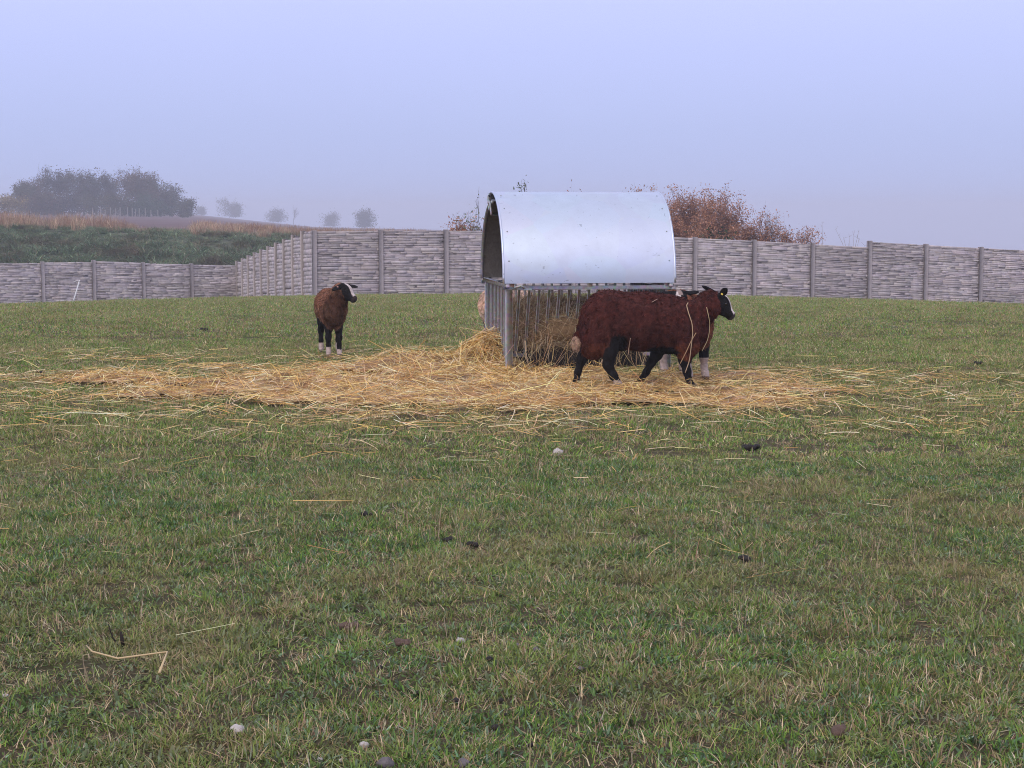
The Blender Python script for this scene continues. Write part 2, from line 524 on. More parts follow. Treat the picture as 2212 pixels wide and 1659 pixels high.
def scatter(name, P, rot, scl, coll):
    me = bpy.data.meshes.new(name)
    me.vertices.add(len(P)); me.vertices.foreach_set('co', np.asarray(P, np.float32).ravel())
    for nm, ty, key, val in (('rot', 'FLOAT_VECTOR', 'vector', rot), ('scl', 'FLOAT_VECTOR', 'vector', scl)):
        a = me.attributes.new(nm, ty, 'POINT'); a.data.foreach_set(key, np.asarray(val, np.float32).ravel())
    a = me.attributes.new('pick', 'INT', 'POINT')
    a.data.foreach_set('value', R.integers(0, max(1, len(coll.objects)), len(P)).astype(np.int32))
    me.update()
    o = bpy.data.objects.new(name, me); COL.objects.link(o)
    ng = bpy.data.node_groups.new(name, 'GeometryNodeTree')
    ng.interface.new_socket('Geometry', in_out='INPUT', socket_type='NodeSocketGeometry')
    ng.interface.new_socket('Geometry', in_out='OUTPUT', socket_type='NodeSocketGeometry')
    nd = ng.nodes; gi = nd.new('NodeGroupInput'); go = nd.new('NodeGroupOutput')
    iop = nd.new('GeometryNodeInstanceOnPoints'); ci = nd.new('GeometryNodeCollectionInfo')
    ci.inputs['Collection'].default_value = coll
    ci.inputs['Separate Children'].default_value = True; ci.inputs['Reset Children'].default_value = True
    def na(nm, ty):
        n = nd.new('GeometryNodeInputNamedAttribute'); n.data_type = ty; n.inputs['Name'].default_value = nm
        return next(s for s in n.outputs if s.enabled and s.name == 'Attribute')
    e = nd.new('FunctionNodeEulerToRotation')
    ng.links.new(na('rot', 'FLOAT_VECTOR'), e.inputs[0])
    ng.links.new(gi.outputs[0], iop.inputs['Points']); ng.links.new(ci.outputs[0], iop.inputs['Instance'])
    iop.inputs['Pick Instance'].default_value = True
    ng.links.new(na('pick', 'INT'), iop.inputs['Instance Index'])
    ng.links.new(e.outputs[0], iop.inputs['Rotation']); ng.links.new(na('scl', 'FLOAT_VECTOR'), iop.inputs['Scale'])
    ng.links.new(iop.outputs[0], go.inputs[0])
    md = o.modifiers.new('scatter', 'NODES'); md.node_group = ng
    return tag(o, kind='stuff')

def pal(n, cols, w, jit=.26):
    cols = np.array(cols, float); w = np.array(w, float)
    c = cols[R.choice(len(cols), n, p=w / w.sum())]
    return np.clip(c * (1 + jit * R.standard_normal((n, 1))) * (1 + .06 * R.standard_normal((n, 3))), .004, 1)

def tuft(n, radius, L, W, lean, cols, w, droop=.35, rings=3, taper=.12, jit=.28, lie=0.0):
    rr = radius * np.sqrt(R.random(n)); a = R.random(n) * 2 * PI
    P = np.stack([rr * np.cos(a), rr * np.sin(a), np.full(n, -.006)], 1)
    az = a + R.normal(0, .9, n); el = PI / 2 - np.abs(R.normal(0, lean, n)) - lie
    el = np.clip(el, .03, PI / 2)
    D = np.stack([np.cos(az) * np.cos(el), np.sin(az) * np.cos(el), np.sin(el)], 1)
    ln = L * R.uniform(.45, 1.3, n)
    bend = np.stack([np.cos(az) * ln * droop, np.sin(az) * ln * droop, -ln * droop * R.uniform(.3, 1.0, n)], 1) * R.uniform(.2, 1.2, n)[:, None]
    bend[:, 2] = np.maximum(bend[:, 2], -np.maximum(P[:, 2] + D[:, 2] * ln - .004, 0))
    return ribbons(P, D, ln, W * R.uniform(.7, 1.3, n), bend, pal(n, cols, w, jit), rings, R.uniform(-.7, .7, n), taper)

GR = [(.175, .295, .048), (.235, .35, .057), (.125, .235, .06), (.30, .35, .09), (.47, .35, .19), (.36, .255, .135), (.62, .51, .34), (.25, .33, .19)]
def grass():
    near = [tuft(62, .065, .025, .0038, 1.15, GR, [5, 4, 4, 2, 2.6, 2.2, 1.2, 1]) for _ in range(6)]
    near += [tuft(60, .065, .040, .0036, .9, GR, [6, 5, 5, 2, 1, .6, .4, 1]) for _ in range(2)]      # lusher tufts
    near += [tuft(40, .075, .042, .0036, 1.1, GR, [1, .7, .6, .4, 4, 4, 2.2, .3], droop=.5) for _ in range(4)]   # dead thatch
    near += [tuft(44, .065, .024, .0080, 1.05, [(.09, .17, .045), (.15, .25, .06), (.13, .21, .11), (.19, .27, .16)], [3, 3, 2, 1], droop=.25, taper=.45) for _ in range(6)]  # low broad leaves
    cn = pool('turf_near', near, M['turf'])
    mid = [tuft(60, .09, .029, .0048, 1.05, GR, [5, 4, 4, 2, 2.8, 2.2, 1, 1]) for _ in range(6)]
    mid += [tuft(40, .1, .04, .0075, .9, GR, [1.5, 1, 1, .5, 4, 4, 2, .3], droop=.5) for _ in range(2)]
    mid += [tuft(50, .10, .042, .0050, .85, GR, [6, 5, 5, 2, 1.2, .8, .4, 1]) for _ in range(1)]
    cm = pool('turf_mid', mid, M['turf'])
    farr = [tuft(120, .30, .034, .0085, 1.0, GR, [4.5, 3.6, 4.4, 1.8, 3.4, 3.2, .5, 1.4], jit=.2) for _ in range(5)]
    farr += [tuft(110, .30, .044, .0085, .9, GR, [3.6, 3.4, 3.4, 1.8, 4, 3.4, .5, 1], jit=.2) for _ in range(2)]
    cf = pool('turf_far', farr, M['turf'])
    def pts(y0, y1, dens, half=.335, pad=1.4):
        n = int(dens * (y1 - y0) * (half * (y0 + y1) + 2 * pad))
        y = R.random(n) ** 1.0 * (y1 - y0) + y0
        x = R.uniform(-1, 1, n) * (half * y1 + pad)
        k = np.abs(x) < half * y + pad
        x, y = x[k], y[k]
        m, _ = straw_mask(x, y)
        k = (R.random(len(x)) > m * 1.25) & inside(x, y - .1)
        return x[k], y[k]
    for nm, y0, y1, dens, coll, s0 in (('short_grass', 2.6, 9.2, 820, cn, 1.0), ('middle_grass', 9.2, 19.0, 300, cm, 1.0), ('far_grass', 19.0, 74.0, 46, cf, 1.0)):
        x, y = pts(y0, y1, dens)
        d = fbm(x / .35, y / .35, 41) * .6 + fbm(x / 1.6, y / 1.6, 47) * .4
        k = R.random(len(x)) < np.clip(.75 + (d - .3) * 2.6, .72, 1)
        x, y, d = x[k], y[k], d[k]
        z = height(x, y)
        s = s0 * R.uniform(.6, 1.25, len(x)) * (.62 + .75 * np.clip(d, .2, .9))
        rot = np.stack([R.normal(0, .1, len(x)), R.normal(0, .1, len(x)), R.random(len(x)) * 2 * PI], 1)
        scl = np.stack([s ** .5, s ** .5, s * R.uniform(.7, 1.2, len(x))], 1)
        scatter(nm, np.stack([x, y, z], 1), rot, scl, coll)
    # tall dead stems
    st_ = [tuft(6, .05, .12, .0022, .28, [(.42, .33, .21), (.30, .22, .13), (.5, .42, .29)], [3, 2, 1], droop=.12, taper=.6) for _ in range(5)]
    st_ += [tuft(22, .06, .10, .0026, .42, [(.34, .25, .13), (.22, .17, .07), (.12, .14, .05)], [3, 2, 2], droop=.2, taper=.3) for _ in range(2)]
    cs = pool('dead_stems', st_, M['dry_grass'])
    x, y = pts(3.2, 13.0, 26)
    d = fbm(x / 1.2, y / 1.2, 77)
    k = R.random(len(x)) < np.clip((d - .38) * 3 + .25 * (x > .2), .05, 1); x, y = x[k], y[k]
    s = R.uniform(.45, 1.25, len(x))
    scatter('dead_grass_stems', np.stack([x, y, height(x, y)], 1), np.stack([R.normal(0, .12, len(x)), R.normal(0, .12, len(x)), R.random(len(x)) * 6.3], 1), np.stack([s, s, s], 1), cs)
grass()

def bank_cover():
    bt = [tuft(70, .30, .5, .035, .75, [(.15, .21, .11), (.20, .27, .15), (.22, .18, .11), (.31, .25, .17)], [4, 4, 2, 1], droop=.75, rings=4) for _ in range(5)]
    c = pool('bank_tussock', bt, M['bank_grass'])
    n = 9500
    y = R.uniform(73.5, 99, n); x = R.uniform(-.36, .03, n) * y
    k = ~inside(x, y - .6); x, y = x[k], y[k]
    cl = fbm(x / 1.3, y / 1.3, 52)
    k = R.random(len(x)) < np.clip((cl - .2) * 3, .35, 1); x, y, cl = x[k], y[k], cl[k]
    s = R.uniform(.6, 1.2, len(x)) * (.5 + cl) * (1 - .4 * sstep(88, 95, y))
    scatter('bank_grass', np.stack([x, y, height(x, y)], 1), np.stack([R.normal(0, .15, len(x)), R.normal(0, .15, len(x)), R.random(len(x)) * 6.3], 1), np.stack([s, s, s * .8], 1), c)
    rt = [tuft(60, .35, .75, .022, .22, [(.48, .34, .23), (.40, .26, .18), (.56, .42, .29), (.30, .19, .14)], [4, 3, 2, 2], droop=.12, rings=3, taper=.5) for _ in range(5)]
    c2 = pool('tall_dry_grass', rt, M['reed'])
    n = 9000
    y = R.uniform(94.5, 117, n); px = R.uniform(-250, 1010, n); x = (px - CX) / F * y
    d = fbm(px / 60, y / 9, 61) * .7 + fbm(px / 15, y / 3, 63) * .3
    lush = np.interp(px, [-250, 0, 250, 280, 320, 410, 430, 560, 640, 740, 1010], [.13, .13, .14, .10, .08, .12, .30, .34, .28, .22, .16])
    k = (R.random(n) < np.clip((d - .28) * 2.4, .05, 1) * lush) & ((px < 300) | (px > 415) | (y < 99)); x, y, px, lush = x[k], y[k], px[k], lush[k]
    s = R.uniform(.55, 1.15, len(x)) * np.interp(px, [-250, 250, 290, 415, 430, 1010], [1.1, 1.0, .45, .45, .8, .6])
    scatter('dry_grass', np.stack([x, y, height(x, y)], 1), np.stack([R.normal(0, .08, len(x)), R.normal(0, .08, len(x)), R.random(len(x)) * 6.3], 1), np.stack([s, s, s], 1), c2)
bank_cover()

# ------------------------------------------------------------------ straw on the ground
SCOL = [(.80, .54, .20), (.88, .66, .28), (.66, .40, .125), (.90, .77, .46), (.42, .24, .09), (.75, .56, .33)]
FC = np.array([.578, 15.456]); FY = rad(8.5)
FEX = np.array([math.cos(FY), math.sin(FY)]); FEY = np.array([-math.sin(FY), math.cos(FY)])
def straw():
    parts = []
    n = 230000
    x = R.uniform(-7.5, 6.5, n); y = R.uniform(9.2, 19.5, n)
    m, r = straw_mask(x, y)
    streak = fbm(x / 1.3, y / .35, 71)
    p = .80 * m ** 1.3 + .09 * (1 - sstep(.9, 1.8, r)) * np.clip((streak - .35) * 4, 0, 1.6) + .004 * (1 - sstep(1.5, 2.4, r))
    k = R.random(n) < p
    x, y, m = x[k], y[k], m[k]
    q = (np.stack([x, y], 1) - FC); fu, fv = q @ FEX, q @ FEY
    k = ~((np.abs(fu) < .62) & (np.abs(fv) < .55)); x, y, m = x[k], y[k], m[k]
    # the heap beside the feeder
    xm = R.normal(-.25, .27, 4600); ym = R.normal(15.12, .30, 4600)
    x = np.concatenate([x, xm]); y = np.concatenate([y, ym]); m = np.concatenate([m, np.ones(4600)])
    q = (np.stack([x, y], 1) - FC); fu, fv = q @ FEX, q @ FEY
    k = ~((fu > -.70) & (np.abs(fu) < .80) & (np.abs(fv) < .70)); x, y, m = x[k], y[k], m[k]
    xl = R.uniform(-3.6, 3.6, 1500); yl = 4.6 + 8.3 * R.random(1500) ** .7
    kk = np.abs(xl) < yl * .32; kk &= R.random(1500) < np.clip((yl - 4.5) / 7, .05, 1); x = np.concatenate([x, xl[kk]]); y = np.concatenate([y, yl[kk]]); m = np.concatenate([m, np.zeros(kk.sum())])
    n = len(x)
    top = straw_top(x, y); e = .02
    gx = (straw_top(x + e, y) - top) / e; gy = (straw_top(x, y + e) - top) / e
    az = R.random(n) * 2 * PI
    el = R.normal(.0, .13, n) + .10 * m * R.random(n)
    loose = R.random(n) < .03 * m; el[loose] += R.uniform(.2, .9, loose.sum())
    D = np.stack([np.cos(az), np.sin(az), np.cos(az) * gx + np.sin(az) * gy + np.tan(el)], 1); D /= np.linalg.norm(D, axis=1)[:, None]
    L = R.uniform(.07, .30, n) * R.choice([1, 1, 1.4], n); W = R.uniform(.0028, .0058, n) * np.where(y < 10.2, .62, 1); L = L * np.where(y < 10.2, .72, 1)
    z = height(x, y) + .006 + top * R.uniform(.45, 1.05, n) + (1 - m) * R.uniform(.008, .04, n) - D[:, 2] * L * .35
    P = np.stack([x, y, z], 1) - D * (L * .4)[:, None] * np.array([1, 1, 0])
    bend = np.stack([R.normal(0, .16, n), R.normal(0, .16, n), -np.abs(R.normal(0, .07, n))], 1) * L[:, None]
    C = pal(n, SCOL, [4, 3, 3, 2.0, 2.4, 2], .22)
    V, Fq, C = ribbons(P, D, L, W, bend, C, 4, R.uniform(-.9, .9, n), .8)
    # the matted underlayer
    g = .06; xs = np.arange(-4.6, 4.0, g); ys = np.arange(10.2, 17.4, g)
    X, Y = np.meshgrid(xs, ys, indexing='ij'); mm, _ = straw_mask(X, Y); t = straw_top(X, Y)
    Z = height(X, Y) + t * .72 - .02 + .025 * np.minimum(mm * 2 + (t > .03), 1)
    nn = len(ys); ii, jj = np.meshgrid(np.arange(len(xs) - 1), np.arange(nn - 1), indexing='ij')
    ff = np.stack([ii * nn + jj, (ii + 1) * nn + jj, (ii + 1) * nn + jj + 1, ii * nn + jj + 1], -1).reshape(-1, 4)
    keep = np.maximum(mm, (t > .03)).ravel()[ff].min(1) > .62
    UV = np.stack([X, Y, Z], -1).reshape(-1, 3); ff = ff[keep]; u, inv = np.unique(ff, return_inverse=True)
    UC = pal(len(u), [(.36, .22, .095), (.24, .145, .07), (.46, .30, .15)], [2, 1, 1], .25)
    V, Fq, C = join([(V, Fq, C), (UV[u], inv.reshape(-1, 4), UC)])
    o = link('straw_bedding', mk_mesh('straw_bedding', V, Fq, C), M['straw']); tag(o, kind='stuff')
straw()

# ------------------------------------------------------------------ precast wall
def panel_mesh(mb, p0, p1, zb0, zb1, zt0, zt1, style, front):
    """one panel of stacked boards; front = unit normal towards the viewer"""
    p0, p1 = np.array(p0), np.array(p1); d = p1 - p0; L = np.linalg.norm(d); d = d / L
    fr = np.array(front)
    def pt(s, t, o):
        a = s / L
        z = (zb0 * (1 - a) + zb1 * a) * (1 - t) + (zt0 * (1 - a) + zt1 * a) * t
        q = p0 + d * s + fr * o
        return (q[0], q[1], z)
    Hh = (zt0 + zt1 - zb0 - zb1) / 2
    # backing slab
    V = [pt(s, t, o) for s in (0, L) for t in (0, .985) for o in (-.05, 0.0)]
    mb.add(V, [[0, 1, 3, 2], [4, 6, 7, 5], [0, 4, 5, 1], [2, 3, 7, 6], [0, 2, 6, 4], [1, 5, 7, 3]], (), (.5, .5, .52))
    z = 0.0; nb = max(1, round(Hh / .5)); bh = Hh / nb
    for bd in range(nb):
        zz = bd * bh + .006; end = (bd + 1) * bh - .004
        tone_b = R.uniform(.88, 1.1)
        while zz < end - .015:
            h = R.uniform(.035, .085) if style == 0 else R.uniform(.09, .17)
            if end - zz - h < .035: h = end - zz
            s = R.uniform(-.3, 0) if style == 0 else R.uniform(-.15, 0)
            while s < L:
                w = R.uniform(.18, .75) if style == 0 else R.uniform(.13, .32)
                a, b_ = max(s, 0), min(s + w, L)
                s += w
                if b_ - a < .03: continue
                o = R.uniform(.008, .055) if style == 0 else R.uniform(.012, .05)
                j = lambda k: R.normal(0, k)
                bv = .008 if style == 0 else .03
                lo, hi = zz / Hh, min(zz + h, end) / Hh
                bt = bv / Hh
                sl = R.normal(0, .012)
                outer = [pt(a, lo + j(.002), -.002), pt(b_, lo + j(.002), -.002), pt(b_, hi + j(.002), -.002), pt(a, hi + j(.002), -.002)]
                inner = [pt(a + bv, lo + bt, o + j(.006) - .012 * (style == 0)), pt(b_ - bv, lo + bt, o + j(.006) - .012 * (style == 0) + sl), pt(b_ - bv, hi - bt, o + j(.006) + sl), pt(a + bv, hi - bt, o + j(.006))]
                c = tone_b * R.uniform(.82, 1.12)
                mb.add(outer + inner, [[4, 5, 6, 7], [0, 1, 5, 4], [1, 2, 6, 5], [2, 3, 7, 6], [3, 0, 4, 7]], (), np.array([c, c * R.uniform(.97, 1.02), c * R.uniform(.95, 1.03)]))
            zz += h
    return mb

def wall(name, label, posts, tops, style, front, step=None, last_post=True, post_w=.15):
    """posts: list of (x,y); tops: list of (zt left end, zt right end) for each panel"""
    o = empty(name, (posts[0][0], posts[0][1], hz(*posts[0]) - .05)); tag(o, label, 'wall')
    off = np.array(o.location)
    n = len(posts) - 1
    for k in range(n):
        a, b = np.array(posts[k]), np.array(posts[k + 1])
        mb = MB()
        panel_mesh(mb, a, b, hz(*a) - .12, hz(*b) - .12, tops[k][0], tops[k][1], style, front)
        mb.V = [v - off for v in mb.V]
        mb.build('panel', M['slate'], o)
    for k in range(n + 1):
        if k == n and not last_post: break
        t = max([tops[j][e] for j, e in ((k - 1, 1), (k, 0)) if 0 <= j < n]) + .035
        zb = hz(*posts[k]) - .25
        mb = MB()
        d = np.array(posts[min(k + 1, n)]) - np.array(posts[max(k - 1, 0)]); d = d / np.linalg.norm(d)
        rot = np.array([[d[0], front[0], 0], [d[1], front[1], 0], [0, 0, 1]])
        c = np.array([posts[k][0] + front[0] * .02, posts[k][1] + front[1] * .02, (t + zb) / 2]) - off
        tone = R.uniform(.9, 1.08)
        mb.box(c, (post_w, .16, t - zb), rot, (tone, tone, tone), .012)
        mb.build('post', M['post'], o)
    return o

def nrm(a, b):
    d = np.array(b) - np.array(a); d = d / np.linalg.norm(d); n = np.array([d[1], -d[0]])
    return n if n @ (np.array([0, 0]) - np.array(a)) > 0 else -n

def walls():
    # long run across the picture
    n = 11; u = (WC - WB) / n
    posts = [tuple(WB + u * k) for k in range(n + 3)]
    rows = [(680, 500), (822, 498), (963, 498), (1103, 500), (1240, 504), (1370, 508), (1497, 514), (1623, 520), (1750, 527), (1873, 534)]
    rx, rr = [a for a, b in rows], [b for a, b in rows]
    tops = []
    for k in range(len(posts) - 1):
        e = []
        for q in (k, k + 1):
            x, y = posts[q]; px = CX + F * x / y
            row = np.interp(px, rx, rr) if k < 9 else 522 + (px - 1873) * .0555
            e.append(zrow(row, y))
        tops.append(e)
    wall('concrete_wall', 'long grey slate-patterned concrete panel wall running behind the hay feeder to the right edge', posts, tops, 0, nrm(WB, WC))
    # run that goes back into the distance, stepping down
    n = 10; u = (WB - WA) / n
    posts = [tuple(WA + u * k) for k in range(n + 1)]
    tops = []
    for k in range(n):
        f0 = k / n; f1 = (k + 1) / n
        za, zb_ = zrow(573, 72.0), zrow(500, 51.0)
        zz = za + (zb_ - za) * (f1 ** .95); tops.append((zz - .03, zz + .01))
    wall('concrete_wall', 'short rough-faced concrete panel wall with stepped top receding beside the grassy bank', posts, tops, 1, nrm(WA, WB), last_post=False, post_w=.17)
    # low run on the left
    u = (WA - WL) / 4
    posts = [tuple(WL + u * k) for k in range(-3, 5)]
    rows = {-3: (570, 570), -2: (570, 569), -1: (569, 568), 0: (567, 566), 1: (563.5, 568), 2: (569, 571), 3: (571.5, 573.5)}
    tops = [(zrow(rows[k][0], posts[k + 3][1]), zrow(rows[k][1], posts[k + 4][1])) for k in range(-3, 4)]
    wall('concrete_wall', 'low grey slate-patterned concrete panel wall at the left, below the green bank', posts, tops, 0, nrm(WL, WA), last_post=False)
walls()

# ------------------------------------------------------------------ hay feeder
def feeder():
    root = empty('hay_feeder', (FC[0], FC[1], hz(*FC)), FY)
    tag(root, 'galvanised steel hay feeder with barred sides and arched shiny sheet metal roof', 'hay feeder')
    HU, HV, ZE, HR = .77, .75, .775, .81
    def shell(name, f0, f1, hv, hr, mat, u0=-HU, u1=HU, nseg=36, thick=.012):
        ph = np.radians(np.linspace(f0, f1, nseg)); us = np.linspace(u0, u1, 9)
        def ring(k):
            return np.stack([-(hv - k) * np.cos(ph), ZE + (hr - k) * np.sin(ph)], 1)
        V = []
        for k in (0.0, thick):
            rg = ring(k)
            for u in us: V += [(u, a, b) for a, b in rg]
        V = np.array(V); m = len(us) * nseg
        i, j = np.meshgrid(np.arange(len(us) - 1), np.arange(nseg - 1), indexing='ij')
        q = np.stack([i * nseg + j, (i + 1) * nseg + j, (i + 1) * nseg + j + 1, i * nseg + j + 1], -1).reshape(-1, 4)
        Fo, Fi = q, q[:, ::-1] + m
        ed = []
        for i_ in (0, len(us) - 1):
            for j_ in range(nseg - 1): ed.append([i_ * nseg + j_, i_ * nseg + j_ + 1, m + i_ * nseg + j_ + 1, m + i_ * nseg + j_])
        for j_ in (0, nseg - 1):
            for i_ in range(len(us) - 1): ed.append([i_ * nseg + j_, (i_ + 1) * nseg + j_, m + (i_ + 1) * nseg + j_, m + i_ * nseg + j_])
        ed = np.array(ed); VE = V[ed].reshape(-1, 3); edn = np.arange(len(VE)).reshape(-1, 4) + len(V)
        V = np.concatenate([V, VE])
        me = mk_mesh(name, V, np.concatenate([Fo, edn, Fi]), None, False)
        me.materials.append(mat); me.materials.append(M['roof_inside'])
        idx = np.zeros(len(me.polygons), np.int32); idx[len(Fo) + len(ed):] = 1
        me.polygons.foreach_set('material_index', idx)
        sm = np.zeros(len(me.polygons), bool); sm[:len(Fo)] = True; sm[len(Fo) + len(ed):] = True
        me.polygons.foreach_set('use_smooth', sm)
        return link(name, me, None, root)
    front = shell('front_roof_sheet', 0, 112, HV, HR, M['roof'])
    rear = shell('rear_roof_sheet', 88, 180, HV, HR - .075, M['roof'])
    def arc(u, f0, f1, hv, hr, n=30):
        ph = np.radians(np.linspace(f0, f1, n)); return np.stack([np.full(n, u), -hv * np.cos(ph), ZE + hr * np.sin(ph)], 1)
    for u in (-HU, HU):
        b = MB(); b.tube(arc(u, 0, 112, HV - .004, HR - .004), .011, 8); b.build('rolled_edge', M['roof'], front, True)
        b = MB(); b.tube(arc(u, 88, 180, HV - .02, HR - .095), .014, 8); b.build('rolled_edge', M['galv'], rear, True)
    # rivets along the front sheet's ends and foot
    for u in (-HU + .05, HU - .05):
        for f in (14, 34, 54, 72):
            b = MB(); c = arc(u, f, f, HV, HR, 1)[0]; b.ball(c, (.007, .007, .007), 8, 6); b.build('rivet', M['galv'], front, True)
    b = MB()
    for v, z in ((.38, ZE + .66), (-.5, ZE + .5)):
        b.bar((-HU + .06, v, z - .06), (HU - .06, v, z - .06), .05, .02)
    b.build('inner_brace', M['galv'], root)
    for u in (-HU + .03, HU - .03):
        b = MB(); b.bar((u, -HV + .03, ZE - .012), (u, HV, ZE - .012), .035, .035); b.build('end_crossbar', M['galv'], root)
    # hinge and latch at the crown's left end
    b = MB()
    b.box((-HU - .012, .10, ZE + HR - .075), (.03, .05, .07), None, (1, 1, 1), .006)
    a = np.linspace(0, 2 * PI, 15); b.tube(np.stack([np.full(15, -HU - .02), .02 + .034 * np.cos(a), ZE + HR - .13 + .034 * np.sin(a)], 1), .009, 6, cap=False)
    b.tube([(-HU - .02, .04, ZE + HR - .08), (-HU - .02, -.03, ZE + HR - .11), (-HU - .02, -.10, ZE + HR - .21)], .010, 6)
    b.bar((-HU - .015, .16, ZE + HR - .05), (-HU - .015, .06, ZE + HR - .02), .018)
    b.build('latch', M['galv'], root, True)
    # legs: angle iron
    for su in (-1, 1):
        for sv in (-1, 1):
            b = MB(); x, y = su * .715, sv * .715
            b.box((x, y, .375), (.056, .008, .78), None, (1, 1, 1), .002)
            b.box((x + su * .024, y - sv * .028, .375), (.008, .048, .78), None, (1, 1, 1), .002)
            b.box((x, y - sv * .02, .004), (.09, .09, .012), None, (1, 1, 1), .002)
            b.build('corner_leg', M['galv'], root)
    zr = .735
    for v in (-.725, .725):
        b = MB(); b.bar((-.775, v, zr), (.745, v, zr), .03, .034); b.build('top_rail', M['galv'], root)
    for u in (-.735, .735):
        b = MB(); b.bar((u, -.76, zr + .018), (u, .79, zr + .018), .04, .03); b.build('side_rail', M['galv'], root)
    # small stands between rail and roof
    for u in (-.70, .0, .70):
        for v in (-.735, .735):
            b = MB(); b.box((u, v, .762), (.05, .012, .04), None, (1, 1, 1), .002); b.build('roof_stand', M['galv'], root)
    b = MB(); b.bar((-.66, -.752, .728), (-.52, -.752, .722), .016); b.tube([(-.68, -.755, .74), (-.62, -.76, .755), (-.585, -.757, .735)], .010, 6); b.build('sliding_bolt', M['galv'], root, True)
    def bar(p, q, w=.022):
        b = MB(); b.bar(p, q, w, .020); b.build('bar', M['galv'], root)
    us = np.linspace(-.715, .715, 17)[1:-1]
    for u in us:
        for s in (-1, 1): bar((u, s * .712, .722), (u, s * .46, .13))
    for v in np.linspace(-.66, .66, 15):
        for s in (-1, 1): bar((s * .722, v, .735), (s * .722, v, .10), .026)
    for s in (-1, 1):
        b = MB(); b.bar((-.70, s * .455, .12), (.70, s * .455, .12), .03); b.build('bottom_rail', M['galv'], root)
    return root
feeder()

def hay():
    root = empty('hay_heap', (FC[0], FC[1], hz(*FC)), FY)
    tag(root, 'heap of loose pale brown hay inside the barred feeder', 'hay')
    def sup(n, c, r, e=.55, noise_s=1):
        d = R.standard_normal((n, 3)); d /= np.linalg.norm(d, axis=1)[:, None]
        q = np.sign(d) * np.abs(d) ** e
        k = 1 / (np.sum(np.abs(q) ** 2.6, 1) ** (1 / 2.6))
        return c + q * k[:, None] * r, d
    C0, R0 = np.array([0, 0, .355]), np.array([.68, .63, .235])
    def lump(V):
        q = np.sign(V) * np.abs(V) ** .62
        return np.linalg.norm(q / (np.sum(np.abs(q) ** 2.6, 1) ** (1 / 2.6))[:, None], axis=1) * (.92 + .16 * fbm(V[:, 0] * 3 + 5, V[:, 1] * 3 + V[:, 2] * 4, 5))
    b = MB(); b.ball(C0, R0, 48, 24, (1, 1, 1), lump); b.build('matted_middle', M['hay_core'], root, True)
    b = MB(); b.ball((0, 0, .05), (.70, .64, .24), 44, 20, (1, 1, 1), lump); b.build('shade_mound', M['hay_shade'], root, True)  # added mound, coloured near black to paint the shaded hollow under the hay
    HC = [(.43, .305, .175), (.50, .385, .25), (.34, .23, .13), (.62, .51, .36), (.22, .14, .08)]
    n = 26000
    P, d = sup(n, C0, R0 * 1.0)
    k = (P[:, 1] < .25) | (P[:, 2] > .5); P, d = P[k], d[k]; n = len(P)
    T = R.standard_normal((n, 3)); T -= d * np.sum(T * d, 1)[:, None] * .75
    T[:, 2] -= .25; T /= np.linalg.norm(T, axis=1)[:, None]
    L = R.uniform(.06, .26, n); P = P + d * R.uniform(-.02, .03, n)[:, None] - T * (L * .5)[:, None]
    bend = R.normal(0, .25, (n, 3)) * L[:, None]; bend[:, 2] -= .12 * L
    p1 = ribbons(P, T, L, R.uniform(.002, .0045, n), bend, pal(n, HC, [4, 3, 3, 1.6, 2], .2), 4, R.uniform(-1.5, 1.5, n), .6)
    # long pale stalks hanging over the dark foot
    n = 170
    x = R.uniform(-.68, .68, n); y = R.uniform(-.72, -.62, n); z = R.uniform(.12, .34, n)
    az = R.uniform(0, 2 * PI, n); D = np.stack([np.cos(az) * .7, -np.abs(np.sin(az)) * .25 - .05, -R.uniform(.5, 1.6, n)], 1); D /= np.linalg.norm(D, axis=1)[:, None]
    L = np.minimum(R.uniform(.12, .38, n), (z - .012) / np.maximum(-D[:, 2], .2))
    bend = np.stack([R.normal(0, .3, n) * L, -.08 * L, -.15 * L], 1)
    p2 = ribbons(np.stack([x, y, z], 1), D, L, R.uniform(.0022, .0048, n), bend, pal(n, [(.55, .40, .22), (.68, .54, .33), (.40, .27, .14)], [3, 2, 2], .15), 4, R.uniform(-1, 1, n), .7)
    # wisps sticking up through the top
    n = 500
    x = np.concatenate([R.normal(-.28, .07, 200), R.uniform(-.6, .6, 300)]); y = np.concatenate([R.normal(-.1, .1, 200), R.uniform(-.4, .4, 300)])
    D = np.stack([R.normal(0, .35, n), R.normal(0, .35, n), np.ones(n)], 1); D /= np.linalg.norm(D, axis=1)[:, None]
    L = np.concatenate([R.uniform(.05, .15, 200), R.uniform(.03, .09, 300)])
    p3 = ribbons(np.stack([x, y, np.full(n, .555)], 1), D, L, R.uniform(.002, .005, n), R.normal(0, .3, (n, 3)) * L[:, None], pal(n, HC, [4, 3, 3, 1, 1], .2), 4, R.uniform(-1, 1, n), .5)
    V, Fq, C = join([p1, p2, p3])
    link('loose_stalks', mk_mesh('loose_stalks', V, Fq, C), M['hay'], root)
hay()

